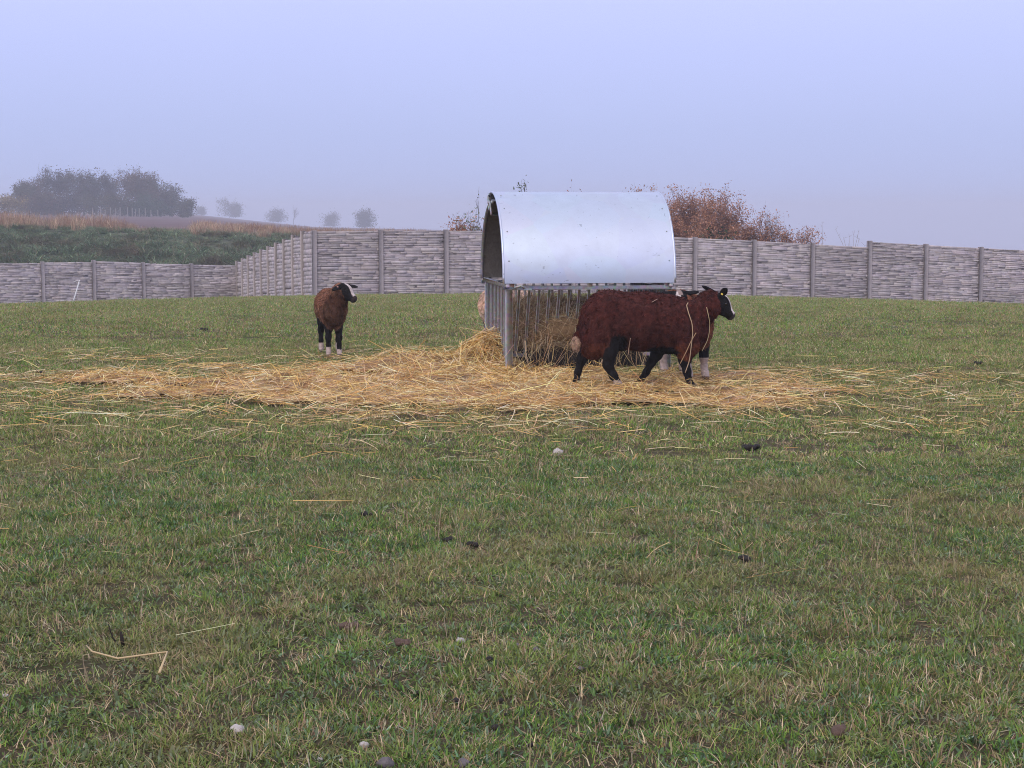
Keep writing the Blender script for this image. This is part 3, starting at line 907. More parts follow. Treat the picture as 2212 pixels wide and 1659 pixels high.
# ------------------------------------------------------------------ sheep
class Body:
    def __init__(s): s.p = []
    def ell(s, c, r, g, k=.05, axes=None): s.p.append(('e', np.array(c, float), np.array(r, float), g, k, None if axes is None else np.array(axes, float)))
    def cap(s, a, b, ra, rb, g, k=.03): s.p.append(('c', np.array(a, float), np.array(b, float), g, k, (ra, rb)))
    def chain(s, pts, g, k=.03):
        for (a, ra), (b, rb) in zip(pts[:-1], pts[1:]): s.cap(a, b, ra, rb, g, k)
    def one(s, q, P):
        if q[0] == 'e':
            d = P - q[1]
            if q[5] is not None: d = d @ q[5].T
            k0 = np.linalg.norm(d / q[2], axis=-1); k1 = np.linalg.norm(d / (q[2] ** 2), axis=-1)
            return np.where(k1 > 1e-9, k0 * (k0 - 1) / (k1 + 1e-12), -q[2].min())
        a, b = q[1], q[2]; ba = b - a
        t = np.clip(((P - a) @ ba) / (ba @ ba), 0, 1)
        return np.linalg.norm(P - a - t[..., None] * ba, axis=-1) - (q[5][0] * (1 - t) + q[5][1] * t)
    def sdf(s, P):
        d = None
        for q in s.p:
            e = s.one(q, P)
            if d is None: d = e; continue
            h = np.maximum(q[4] - np.abs(d - e), 0) / q[4]
            d = np.minimum(d, e) - h * h * q[4] * .25
        return d
    def groups(s, P):
        out = {}
        for q in s.p:
            e = s.one(q, P); out[q[3]] = np.minimum(out.get(q[3], 9.0), e)
        return out
    def mesh(s, cell=.0075):
        lo = np.array([9., 9, 9]); hi = -lo
        for q in s.p:
            if q[0] == 'e': lo = np.minimum(lo, q[1] - q[2].max()); hi = np.maximum(hi, q[1] + q[2].max())
            else:
                r = max(q[5])
                for e in (q[1], q[2]): lo = np.minimum(lo, e - r); hi = np.maximum(hi, e + r)
        lo -= .03; hi += .03
        ax = [np.arange(lo[i], hi[i], cell) for i in range(3)]
        nx, ny, nz = map(len, ax)
        D = np.empty((nx, ny, nz), np.float32)
        Yg, Zg = np.meshgrid(ax[1], ax[2], indexing='ij')
        for i0 in range(0, nx, 12):
            xs = ax[0][i0:i0 + 12]
            P = np.empty((len(xs), ny, nz, 3)); P[..., 0] = xs[:, None, None]; P[..., 1] = Yg; P[..., 2] = Zg
            D[i0:i0 + 12] = s.sdf(P)
        I = D < 0
        cnt = sum(I[a:nx - 1 + a, b:ny - 1 + b, c:nz - 1 + c].astype(np.int8) for a in (0, 1) for b in (0, 1) for c in (0, 1))
        act = (cnt > 0) & (cnt < 8)
        idx = -np.ones(act.shape, np.int64); ii = np.argwhere(act); idx[act] = np.arange(len(ii))
        V = np.stack([ax[k][ii[:, k]] + cell / 2 for k in range(3)], 1)
        Fq = []
        for k in range(3):
            a, b = (k + 1) % 3, (k + 2) % 3
            S = [slice(None)] * 3; T = [slice(None)] * 3; S[k] = slice(0, -1); T[k] = slice(1, None)
            e = np.argwhere(I[tuple(S)] != I[tuple(T)])
            e = e[(e[:, a] > 0) & (e[:, b] > 0) & (e[:, a] < D.shape[a] - 1) & (e[:, b] < D.shape[b] - 1)]
            flip = I[e[:, 0], e[:, 1], e[:, 2]]
            def cidx(da, db):
                f = e.copy(); f[:, a] += da; f[:, b] += db; return idx[f[:, 0], f[:, 1], f[:, 2]]
            q = np.stack([cidx(-1, -1), cidx(0, -1), cidx(0, 0), cidx(-1, 0)], 1)
            q[~flip] = q[~flip][:, ::-1]; Fq.append(q)
        Fq = np.concatenate(Fq)
        for _ in range(4):
            d, g = s.grad(V); V = V - g * np.clip(d, -cell, cell)[:, None]
        return V, Fq
    def grad(s, V):
        e = .002; d = s.sdf(V); g = np.empty_like(V)
        for k in range(3):
            o = np.zeros(3); o[k] = e
            g[:, k] = (s.sdf(V + o) - s.sdf(V - o)) / (2 * e)
        g /= np.linalg.norm(g, axis=1)[:, None] + 1e-9
        return d, g

def head(B, H, d, up=(0, 0, 1), sc=1.0, ears=None, el=(1, 1)):
    """skull, muzzle, ears; returns the head's axes"""
    H = np.array(H, float); d = np.array(d, float); d /= np.linalg.norm(d)
    sd = np.cross(np.array(up, float), d); sd /= np.linalg.norm(sd); u = np.cross(d, sd)
    ax = np.stack([d, sd, u])
    B.ell(H, np.array([.082, .060, .068]) * sc, 'head', .03, ax)
    B.cap(H + d * .02 * sc - u * .004 * sc, H + d * .118 * sc - u * .018 * sc, .055 * sc, .036 * sc, 'head', .03)
    B.ell(H + d * .132 * sc - u * .026 * sc, np.array([.026, .033, .033]) * sc, 'head', .02, ax)
    B.ell(H + d * .04 * sc - u * .038 * sc, np.array([.065, .035, .035]) * sc, 'head', .03, ax)        # jaw
    tips = []
    for k, s_ in enumerate((1, -1)):
        base = H - d * .035 * sc + sd * s_ * .050 * sc + u * .035 * sc
        v = np.array(ears[k], float) if ears is not None else (sd * s_ * .95 + u * .05 - d * .2)
        v = v / np.linalg.norm(v); tip = base + v * .115 * sc; f_ = el[k]
        nrm_ = np.cross(v, d); nrm_ /= np.linalg.norm(nrm_); wd = np.cross(nrm_, v)
        B.cap(base - v * .01, base + v * .025 * sc, .020 * sc, .018 * sc, 'ear', .015)
        B.ell(base + v * .062 * sc * f_, np.array([.058 * f_, .028, .010]) * sc, 'ear', .012, np.stack([v, wd, nrm_]))
        tips.append((base, v, wd, nrm_))
    return H, d, sd, u, tips

def sheep(label, loc, rz, B, headinfo, fleece, legcol, sock, extra_col=None, locks=20000, tagm=None, sc=1.0, blaze=True):
    V, Fq = B.mesh()
    _, Nn = B.grad(V)
    g = B.groups(V)
    body = g['body']; n = len(V)
    names = list(g); dist = np.stack([g[k] for k in names]); who = np.array(names)[dist.argmin(0)]
    leglike = np.minimum.reduce([g[k] for k in g if k.startswith('leg')])
    C = np.tile(np.array(fleece, float), (n, 1))
    # thinner, paler or darker wool in broad areas
    C *= (.88 + .25 * fbm(V[:, 0] * 7, V[:, 2] * 7 + V[:, 1] * 5, 91))[:, None]
    C *= np.array([1, .8, .75]) ** (2 * (fbm(V[:, 0] * 9, V[:, 2] * 9 + V[:, 1] * 5, 19) - .5))[:, None]
    black = np.array(legcol)
    fl = sstep(-.014, .006, body - leglike - .022 + .02 * (fbm(V[:, 0] * 30, V[:, 2] * 30, 8) - .5))
    C = C * (1 - fl[:, None]) + black * fl[:, None]
    for k in g:
        if k.startswith('leg') and k in sock:
            w = sock[k]; m = (who == k) & (V[:, 2] < w + .012 * (vn(V[:, 0] * 60, V[:, 1] * 60, 4) - .5))
            C[m] = (.50, .41, .37)
            hf = m & (V[:, 2] < .018); C[hf] = (.16, .13, .12)
    hd = (g['head'] < np.minimum(body, g.get('neck', body) ) + .0) | (who == 'ear')
    C[hd] = black
    H, d, sd, u, tips = headinfo
    if blaze:
        q = V - H; a, b, c = q @ d, q @ sd, q @ u
        m = (who == 'head') & hd & (np.abs(b) < .020 * sc + .006 * (a / .1)) & (c > -.005) & (a > -.03) & (a < .150 * sc)
        C[m] = (.62, .55, .52)
        m = (who == 'head') & (a > .138 * sc) ; C[m] = (.05, .04, .04)
    if extra_col is not None: C = extra_col(V, Nn, C, g, who)
    wool = (fl < .35) & ~hd & (who != 'ear')
    wr = fbm(V[:, 0] * 34 + 2.2 * fbm(V[:, 0] * 5, V[:, 2] * 6, 31), V[:, 2] * 9 + V[:, 1] * 9, 14, 3) - .5
    wr2 = fbm(V[:, 0] * 45, V[:, 2] * 45 + V[:, 1] * 31, 15, 2) - .5
    V2 = V + Nn * ((.009 * wr + .010 * wr2) * wool)[:, None]
    C = C * np.where(wool, np.clip(1 + 1.0 * wr + 1.0 * wr2, .5, 1.6), 1)[:, None]
    o = link('sheep', mk_mesh('sheep', V2, Fq, C, True), M['hide'])
    o.location = loc; o.rotation_euler = (0, 0, rz); tag(o, label, 'sheep', 'sheep around the hay feeder')
    # locks of wool
    wi = np.flatnonzero(wool)
    k = wi[R.integers(0, len(wi), locks)]
    P = V2[k] + R.normal(0, .004, (locks, 3)); nn = Nn[k]
    T = np.array([-.35, 0, -.8]) + R.normal(0, .55, (locks, 3)); T -= nn * np.sum(T * nn, 1)[:, None]
    D = nn * .55 + T / (np.linalg.norm(T, axis=1)[:, None] + 1e-6) * .8; D /= np.linalg.norm(D, axis=1)[:, None]
    L = R.uniform(.008, .021, locks)
    CC = C[k] * np.exp(R.normal(0, .24, (locks, 1))) * (1 + .07 * R.standard_normal((locks, 3)))
    f = ribbons(P - nn * .004, D, L, R.uniform(.004, .008, locks), T * .3 * L[:, None] - nn * (.25 * L)[:, None], np.clip(CC, .003, 1), 3, R.uniform(-1.2, 1.2, locks), .25)
    link('fleece', mk_mesh('fleece', *f), M['wool'], o)
    # eyes
    for s_ in (1, -1):
        b = MB(); b.ball(H + d * .038 * sc + sd * s_ * .050 * sc + u * .022 * sc, np.array([.011, .011, .011]) * sc, 10, 8); b.build('eye', M['eye'], o, True)
    if tagm:
        for t_, mt in tagm:
            base, v, wd, nr = tips[t_]
            b = MB(); b.box(base + v * .045 * sc + nr * .012 * sc, (.020, .016, .003), np.stack([v, wd, nr], 1), (1, 1, 1), .001)
            b.box(base + v * .045 * sc - nr * .012 * sc, (.020, .016, .003), np.stack([v, wd, nr], 1), (1, 1, 1), .001); b.build('ear_tag', M[mt], o)
    return o

BLK = (.013, .012, .013)
def walking_sheep():
    B = Body()
    B.ell((-.32, 0, .520), (.225, .195, .245), 'body')
    B.ell((-.05, 0, .520), (.36, .225, .235), 'body', .06)
    B.ell((.19, 0, .487), (.23, .185, .226), 'body', .06)
    B.ell((.325, 0, .455), (.150, .13, .165), 'body', .06)
    B.ell((-.43, -.02, .36), (.105, .14, .14), 'body', .06)           # breeches
    B.cap((.30, 0, .495), (.455, -.01, .635), .138, .108, 'body', .035)
    B.ell((.465, -.01, .660), (.098, .092, .106), 'body', .02)
    B.ell((.30, -.09, .33), (.085, .05, .10), 'body', .05)
    B.cap((-.535, 0, .47), (-.566, 0, .385), .032, .026, 'body', .03)
    B.ell((-.571, -.005, .345), (.036, .036, .064), 'tail', .02)
    hi = head(B, (.560, -.012, .668), (.74, -.10, -.66), ears=((-.82, .42, .46), (.30, -.62, .50)), el=(1.45, 1))
    B.chain([((-.29, -.095, .40), 0.084), ((-.315, -.10, .28), 0.055), ((-.325, -.10, .185), 0.038), ((-.283, -.10, .10), 0.030), ((-.25, -.10, .045), 0.023), ((-.222, -.10, .016), 0.025)], 'leg_a', .03)
    B.chain([((-.45, .09, .38), 0.079), ((-.50, .095, .255), 0.046), ((-.525, .095, .205), 0.035), ((-.553, .095, .11), 0.024), ((-.566, .095, .035), 0.021), ((-.550, .095, .014), 0.024)], 'leg_b', .03)
    B.chain([((.10, .085, .34), 0.066), ((.07, .085, .25), 0.044), ((.026, .085, .18), 0.030), ((-.01, .085, .11), 0.024), ((-.05, .085, .052), 0.019), ((-.080, .085, .018), 0.023)], 'leg_c', .03)
    B.chain([((.255, -.085, .34), 0.069), ((.272, -.085, .22), 0.040), ((.296, -.085, .13), 0.029), ((.310, -.085, .066), 0.021), ((.325, -.085, .03), 0.020), ((.342, -.085, .014), 0.024)], 'leg_d', .03)
    def extra(V, Nn, C, g, who):
        t = sstep(.0, .012, g['tail'] * -1 + .012) * (g['tail'] < g['body'])
        C = C * (1 - t[:, None]) + np.array((.46, .32, .23)) * t[:, None]
        low = (g['body'] < .03) & (V[:, 2] < .36) & (who != 'tail')                       # redder skirts of wool
        w = (sstep(.46, .30, V[:, 2]) if False else (1 - sstep(.28, .46, V[:, 2]))) * low * sstep(.0, .3, np.abs(V[:, 0] + .05))
        C = C * (1 - .5 * w[:, None]) + np.array((.16, .05, .022)) * .5 * w[:, None]
        # black flank by the stifle and black belly behind the elbow
        for cx_, cz_, rx_, rz_ in ((-.245, .345, .085, .085), (.10, .285, .13, .05)):
            e = ((V[:, 0] - cx_) / rx_) ** 2 + ((V[:, 2] - cz_) / rz_) ** 2 + .5 * (fbm(V[:, 0] * 25, V[:, 2] * 25, 3) - .5)
            k = (1 - sstep(.6, 1.1, e)) * (who != 'tail')
            C = C * (1 - k[:, None]) + np.array(BLK) * k[:, None]
        return C
    o = sheep('dark red-brown sheep with white blaze and pale tail tip walking right before the feeder', (1.077, 13.1, .018), 0, B, hi, (.068, .0205, .0165), BLK, {'leg_a': .062}, extra, 30000, ((1, 'tag_yellow'),))
    return o, B
FRONT, FB = walking_sheep()

def strand(name, label, pts, w=.006, col=(.62, .46, .26)):
    """a straw lying on the walking sheep's near side; pts in its own side view (x, z)"""
    P = []
    y = -.22
    for x, z in pts:
        ys = np.linspace(-.34, 0, 200)
        q = np.stack([np.full(200, x), ys, np.full(200, z)], 1); h = np.flatnonzero(FB.sdf(q) < .016)
        if len(h): y = ys[h[0]]
        P.append((x, y, z))
    P = np.array(P)
    t = np.linspace(0, len(P) - 1, len(P) * 4); Q = np.stack([np.interp(t, np.arange(len(P)), P[:, k]) for k in range(3)], 1)
    Q = np.concatenate([Q[:1], (Q[:-2] + Q[1:-1] * 2 + Q[2:]) / 4, Q[-1:]])
    b = MB(); b.tube(Q + np.array(FRONT.location), w / 2, 5, col)
    tag(b.build(name, M['straw'], None, True), label, 'straw', 'straws caught in the walking sheep\'s wool')
def cs(*p): return [((a - 1050) / 1520, (1300 - b) / 1520) for a, b in p]
strand('straw_strand', 'long pale straw hanging from the walking sheep\'s shoulder down to its foreleg', cs((1500, 280), (1478, 310), (1500, 400), (1540, 520), (1550, 640), (1540, 720), (1520, 960), (1470, 1110)), .0075, (.58, .44, .30))
strand('straw_strand', 'short slanting straw crossing the long one on the walking sheep\'s foreleg', cs((1590, 630), (1530, 730), (1470, 870), (1410, 1000)), .007, (.50, .33, .20))
strand('straw_strand', 'pale straw draped over the walking sheep\'s throat and breast', cs((1715, 330), (1740, 430), (1762, 520), (1760, 650), (1740, 740), (1680, 860)), .0055, (.66, .54, .33))
strand('straw_strand', 'single straight straw sticking out of the walking sheep\'s belly', cs((810, 690), (800, 790), (790, 890)), .006, (.48, .36, .30))
strand('straw_strand', 'tiny straw lying on the walking sheep\'s back', cs((1130, 232), (1095, 250), (1060, 268)), .005, (.45, .33, .27))

def standing_sheep():
    B = Body()
    B.ell((-.30, .0, .470), (.20, .150, .165), 'body')
    B.ell((-.04, .005, .465), (.30, .155, .165), 'body', .06)
    B.ell((.17, .0, .450), (.17, .128, .165), 'body', .06)
    B.ell((.25, .005, .40), (.11, .098, .125), 'body', .05)
    B.cap((.22, .01, .47), (.315, .070, .600), .115, .086, 'body', .035)
    B.ell((.318, .066, .625), (.080, .080, .080), 'body', .03)
    hi = head(B, (.352, .112, .640), (.60, .70, -.50), sc=.98, ears=((-.30, .90, -.12), (.55, -.75, -.35)))
    for nm, s_ in (('leg_a', 1), ('leg_b', -1)):
        y0 = .050 * s_ + .005
        B.chain([((.215, y0 * 1.1, .36), 0.052), ((.235, y0, .265), 0.033), ((.248, y0 * 1.05, .18), 0.027), ((.240, y0 * 1.05, .10), 0.019), ((.247, y0 * 1.05, .05), 0.021), ((.265, y0 * 1.08, .014), 0.023)], nm, .025)
    for nm, s_ in (('leg_c', 1), ('leg_d', -1)):
        y0 = .085 * s_
        B.chain([((-.30, y0 * .85, .40), 0.068), ((-.28, y0 * .95, .30), 0.041), ((-.355, y0, .215), 0.028), ((-.35, y0, .11), 0.021), ((-.335, y0, .05), 0.022), ((-.315, y0, .014), 0.024)], nm, .025)
    def extra(V, Nn, C, g, who):
        # darker curly breast wool, sun-bleached flanks
        k = sstep(.20, .34, V[:, 0]) * (1 - sstep(.58, .66, V[:, 2])) * (g['body'] < .03)
        dk = np.array((.04, .019, .013)) * (.7 + .8 * fbm(V[:, 1] * 35, V[:, 2] * 35, 6))[:, None]
        fleece = (who != 'head') & (who != 'ear')
        black = C.max(1) < .03
        k = k * fleece * ~black
        return C * (1 - .75 * k[:, None]) + dk * .75 * k[:, None]
    x, y = (712 - CX) * 16.3 / F, 16.45
    rz = math.atan2(-.985, .17)
    sheep('brown sheep standing alone at the left, facing us with its blazed head turned', (x, y, hz(x, y) + .02), rz, B, hi, (.235, .112, .068), BLK, {'leg_a': .062, 'leg_b': .085, 'leg_c': .085, 'leg_d': .09}, extra, 22000, ((1, 'tag_pink'),), .92)
standing_sheep()

def hidden_sheep():
    B = Body()
    B.ell((-.28, 0, .50), (.21, .17, .205), 'body')
    B.ell((-.02, 0, .49), (.32, .18, .205), 'body', .06)
    B.ell((.20, 0, .47), (.20, .155, .21), 'body', .06)
    B.ell((.27, 0, .38), (.13, .12, .13), 'body', .05)
    B.cap((.22, 0, .50), (.30, -.12, .63), .13, .085, 'body', .06)
    B.ell((.30, -.145, .655), (.08, .078, .072), 'body', .04)
    hi = head(B, (.345, -.18, .660), (.80, -.30, -.45), sc=1.0, ears=((.05, 1.0, .10), (.10, -1.0, .02)))
    for nm, s_ in (('leg_a', 1), ('leg_b', -1)):
        y0 = .07 * s_
        B.chain([((.235, y0, .36), .068), ((.25, y0, .26), .044), ((.262, y0, .18), .034), ((.255, y0 + .006, .09), .024), ((.265, y0 + .01, .045), .026), ((.285, y0 + .012, .014), .029)], nm, .03)
    for nm, s_ in (('leg_c', 1), ('leg_d', -1)):
        y0 = .085 * s_
        B.chain([((-.30, y0, .38), .085), ((-.28, y0, .28), .052), ((-.35, y0, .205), .038), ((-.345, y0, .10), .027), ((-.33, y0, .045), .027), ((-.31, y0, .014), .030)], nm, .03)
    fx, fy = .22, -.975
    x0, y0 = (1505 - CX) * 13.7 / F - .27 * fx, 13.70 + .27 * .975
    def extra(V, Nn, C, g, who):
        q = V - np.array((.345, -.18, .660)); m = (who == 'head') & (q[:, 2] > .035) & (np.abs(q[:, 1]) < .02); C[m] = (.30, .23, .20); return C
    sheep('red-brown sheep mostly hidden behind the walking one, ears spread, pale socks', (x0, y0, hz(x0, y0) + .02), math.atan2(fy, fx), B, hi, (.17, .062, .034), BLK, {'leg_a': .17, 'leg_b': .13, 'leg_c': .22, 'leg_d': .22}, extra, 12000, None, .95)
hidden_sheep()

def pale_sheep():
    B = Body()
    B.ell((-.28, 0, .47), (.23, .20, .205), 'body')
    B.ell((-.02, 0, .455), (.32, .19, .195), 'body', .06)
    B.ell((.20, 0, .42), (.20, .155, .19), 'body', .06)
    B.cap((.26, 0, .42), (.44, .02, .34), .12, .085, 'body', .06)
    B.ell((-.46, 0, .40), (.06, .05, .13), 'body', .04)
    hi = head(B, (.50, .02, .30), (.75, .1, -.70), sc=.9)
    for nm, s_ in (('leg_a', 1), ('leg_b', -1)):
        y0 = .075 * s_
        B.chain([((.2, y0, .33), .065), ((.22, y0, .22), .042), ((.225, y0, .15), .032), ((.22, y0, .08), .024), ((.235, y0, .014), .028)], nm, .03)
    for nm, s_ in (('leg_c', 1), ('leg_d', -1)):
        y0 = .095 * s_
        B.chain([((-.30, y0, .36), .09), ((-.29, y0, .26), .055), ((-.36, y0, .195), .036), ((-.35, y0, .10), .027), ((-.33, y0, .014), .029)], nm, .03)
    x, y = (1106 - CX) * 17.2 / F, 17.1
    sheep('cream-coloured sheep half hidden behind the left end of the feeder', (x, y, hz(x, y) + .01), math.atan2(.88, .48), B, hi, (.60, .43, .32), (.10, .07, .06), {}, None, 12000, None, .9, False)
pale_sheep()

# ------------------------------------------------------------------ trees and shrubs
def grow(rng, base, h, spread, levels=4, kids=(3, 5), r0=None, upright=.35, first=.25, wob=.18):
    """branch skeleton: list of polylines with radii, and the twig tips"""
    r0 = r0 or h * .022
    lines, tips = [], []
    def go(p, d, L, r, lv):
        n = 4; P = [p]; dd = d.copy()
        for k in range(n):
            dd = dd + rng.normal(0, wob, 3) + np.array([0, 0, .06 * upright]); dd /= np.linalg.norm(dd)
            P.append(P[-1] + dd * L / n)
        P = np.array(P); rr = np.linspace(r, r * .55, n + 1)
        lines.append((P, rr, lv))
        if lv >= levels: tips.append((P, rr)); return
        m = rng.integers(kids[0], kids[1] + 1)
        for q in range(m):
            f = rng.uniform(first if lv == 0 else .2, 1.0) if q else 1.0
            i = f * n; i0 = min(int(i), n - 1); c = P[i0] + (P[i0 + 1] - P[i0]) * (i - i0)
            az = rng.uniform(0, 2 * PI); out = np.array([math.cos(az), math.sin(az), rng.normal(.15, .3)])
            nd = dd * rng.uniform(.35, .8) + out * spread * rng.uniform(.6, 1.2) + np.array([0, 0, upright * .4]); nd /= np.linalg.norm(nd)
            go(c, nd, L * rng.uniform(.55, .8), r * rng.uniform(.45, .62), lv + 1)
    go(np.array(base, float), np.array([0, 0, 1.0]), h * .42, r0, 0)
    return lines, tips

def woody(name, label, cat, group, px, toprow, baserow_y, wpx, cols, seed, bare=.3, leaf=.16, nleaf=2600, stems=1, levels=4, mat=None, height_m=None, upright=.35, spread=.7, base_z=None, stem_r=None, leafpart='crown', low=.0):
    y = baserow_y; x = (px - CX) * y / F; zb = hz(x, y) if base_z is None else base_z
    H = zrow(toprow, y) - zb if height_m is None else height_m
    Wd = wpx * y / F
    rng = np.random.default_rng(seed)
    root = empty(name, (x, y, zb)); tag(root, label, cat, group)
    L, T = [], []
    for s_ in range(stems):
        b0 = (0, 0, -.05) if stems == 1 else (rng.normal(0, Wd * .12), rng.normal(0, Wd * .10), -.05)
        l, t = grow(rng, b0, H * (1 if stems == 1 else rng.uniform(.7, 1.05)), spread, levels, r0=stem_r or H * (.02 if stems == 1 else .008), upright=upright)
        L += l; T += t
    allp = np.concatenate([p for p, r, lv in L])
    sz = H / allp[:, 2].max(); sxy = (Wd / 2) / max(np.percentile(np.abs(allp[:, 0]), 98), 1e-3)
    S = np.array([sxy, sxy, sz])
    b = MB()
    for p, r, lv in L: b.tube(p * S, r, 5 if lv < 2 else 3, cap=False)
    b.build('trunk' if stems == 1 else 'branches', M[mat or 'bark'], root)
    if nleaf:
        tip = np.concatenate([p[1:] for p, r in T]) * S
        hh = tip[:, 2] / H
        k = rng.random(len(tip)) < np.clip(1 - bare * sstep(.35, 1.0, hh) * 1.2, .04, 1)
        tip = tip[k] if k.sum() > 10 else tip
        c = tip[rng.integers(0, len(tip), nleaf)] + rng.normal(0, leaf * 1.6, (nleaf, 3))
        if low > 0:
            m = int(nleaf * low); c[:m, 2] *= rng.uniform(.15, .9, m)
        c[:, 2] = np.maximum(c[:, 2], .05)
        D = rng.standard_normal((nleaf, 3)); D[:, 2] -= .3; D /= np.linalg.norm(D, axis=1)[:, None]
        lf = leaf * rng.uniform(.5, 1.4, nleaf)
        cl = np.array(cols)[np.clip((fbm(c[:, 0] / (Wd * .22) + seed, c[:, 2] / (H * .2) + c[:, 1], seed) * 1.5 - .25 + rng.normal(0, .16, nleaf)) * len(cols), 0, len(cols) - 1).astype(int)]
        cl = np.clip(cl * np.exp(rng.normal(0, .22, (nleaf, 1))), .004, 1)
        f = ribbons(c, D, lf, lf * .6, np.zeros((nleaf, 3)), cl, 3, rng.uniform(-1.5, 1.5, nleaf), .3)
        link(leafpart, mk_mesh(leafpart, *f), M['foliage'], root)
    return root

DARKW = [(.035, .025, .022), (.05, .037, .022), (.075, .048, .02), (.045, .05, .02)]
OLIVE = [(.06, .06, .02), (.09, .075, .025), (.05, .058, .022), (.12, .08, .03)]
RUST = [(.10, .055, .02), (.13, .07, .03), (.07, .045, .025), (.06, .055, .022)]
GREEN = [(.045, .075, .03), (.06, .085, .035), (.035, .06, .03)]
REDB = [(.44, .225, .135), (.50, .28, .18), (.36, .17, .10), (.26, .14, .10)]

YELL = [(.22, .16, .05), (.28, .19, .06), (.15, .12, .04)]
PALE = [(.07, .085, .045), (.10, .085, .055), (.055, .07, .038)]
def wood():
    T = [ # px, top row, distance, width px, colours, bare, label
        (6, 432, 300, 90, YELL, .0, 'small yellow-olive tree at the far left edge of the wood'),
        (48, 402, 330, 66, OLIVE, .15, 'pale olive tree on the wood\'s left slope, beside the yellow-olive one'),
        (82, 384, 335, 74, RUST, .3, 'thin rusty tree left of the tall bare-topped tree'),
        (122, 358, 330, 96, DARKW, .8, 'tall bare-topped dark tree, highest in the wood\'s left half'),
        (160, 371, 342, 70, DARKW, .6, 'dark tree just right of the tall bare-topped one'),
        (186, 374, 326, 66, DARKW, .35, 'dark dense tree left of the dip in the wood\'s outline'),
        (212, 378, 338, 60, DARKW, .6, 'dark tree standing under the dip in the wood\'s outline'),
        (240, 386, 345, 66, RUST, .35, 'low brown tree just right of the dip in the wood\'s outline'),
        (268, 366, 330, 84, RUST, .45, 'rust-tinged tall tree on the left of the wood\'s right dome'),
        (298, 358, 336, 92, RUST, .55, 'tallest tree of the wood\'s right dome with fine bare top'),
        (326, 374, 328, 76, RUST, .4, 'rust-brown tree on the right shoulder of the wood\'s dome'),
        (352, 393, 334, 72, OLIVE, .3, 'olive tree below the right shoulder of the wood'),
        (376, 403, 330, 56, OLIVE, .5, 'thin-topped tree on the wood\'s falling right side'),
        (396, 436, 326, 42, OLIVE, .1, 'smallest round tree at the wood\'s right end'),
        (150, 420, 318, 110, DARKW, .0, 'broad low dark thicket at the foot of the wood\'s left half'),
        (245, 424, 316, 110, OLIVE, .0, 'broad low olive thicket at the foot of the wood\'s middle'),
        (335, 424, 318, 110, GREEN, .0, 'broad low green thicket at the foot of the wood\'s right half'),
        (85, 424, 316, 110, RUST, .0, 'broad low brown thicket at the foot of the wood\'s left end')]
    for k, (px, tr, y, w, c, bare, lab) in enumerate(T):
        lowt = 'thicket' in lab
        woody('tree', lab, 'tree', 'trees of the distant wood', px, tr - 7, y, w, c, 100 + k, bare, .25, 5200 if not lowt else 6000, 1 if not lowt else 4, 4, spread=.75, upright=.5, low=.35)
    S = [(440, 446, 24, RUST, .5, 900, 'faint tiny tree just right of the distant wood on the hill crest'),
         (496, 426, 48, GREEN, .1, 2600, 'faint round grey-green tree, largest of those on the hill crest'),
         (592, 449, 52, RUST, .2, 1700, 'faint low spreading brownish tree left of the bare one on the hill crest'),
         (636, 442, 26, RUST, 1.0, 0, 'faint bare fan-shaped tree on the hill crest'),
         (715, 452, 36, GREEN, .3, 1500, 'faint upright pale green tree on the crest, second from the right'),
         (797, 448, 46, GREEN, .15, 2400, 'greenest clearly leafy tree, rightmost on the hill crest')]
    for k, (px, tr, w, c, bare, nl, lab) in enumerate(S):
        y = 790 if k != 5 else 640
        woody('tree', lab, 'tree', 'small trees along the hill crest', px, tr, y, w, PALE if nl else c, 200 + k, bare, .42, int(nl * 1.7), 1 if k == 3 else 3, 4, spread=.6, upright=.6, low=.55, stem_r=.16 if k == 3 else None)
    for k, px in enumerate((205, 222, 232, 243, 254, 264, 280, 290, 297, 305, 318, 330, 345)):
        y = 292 + k * 1.5; x = (px - CX) * y / F; b = MB()
        z = hz(x, y); h = R.uniform(1.2, 1.7)
        o = empty('fence_post', (x, y, z)); 
        b.box((0, 0, h / 2), (.14, .14, h), None, (1, 1, 1), .03); b.tube([(0, 0, h - .02), (0, 0, h + .05)], [.07, .02], 6)
        me = b.build('stake', M['postwood'], None); bpy.data.objects.remove(o)
        me.name = 'fence_post'; me.location = (x, y, z)
        tag(me, 'slim pale fence post in the row along the foot of the distant wood', 'fence post', 'fence posts below the distant wood')
wood()

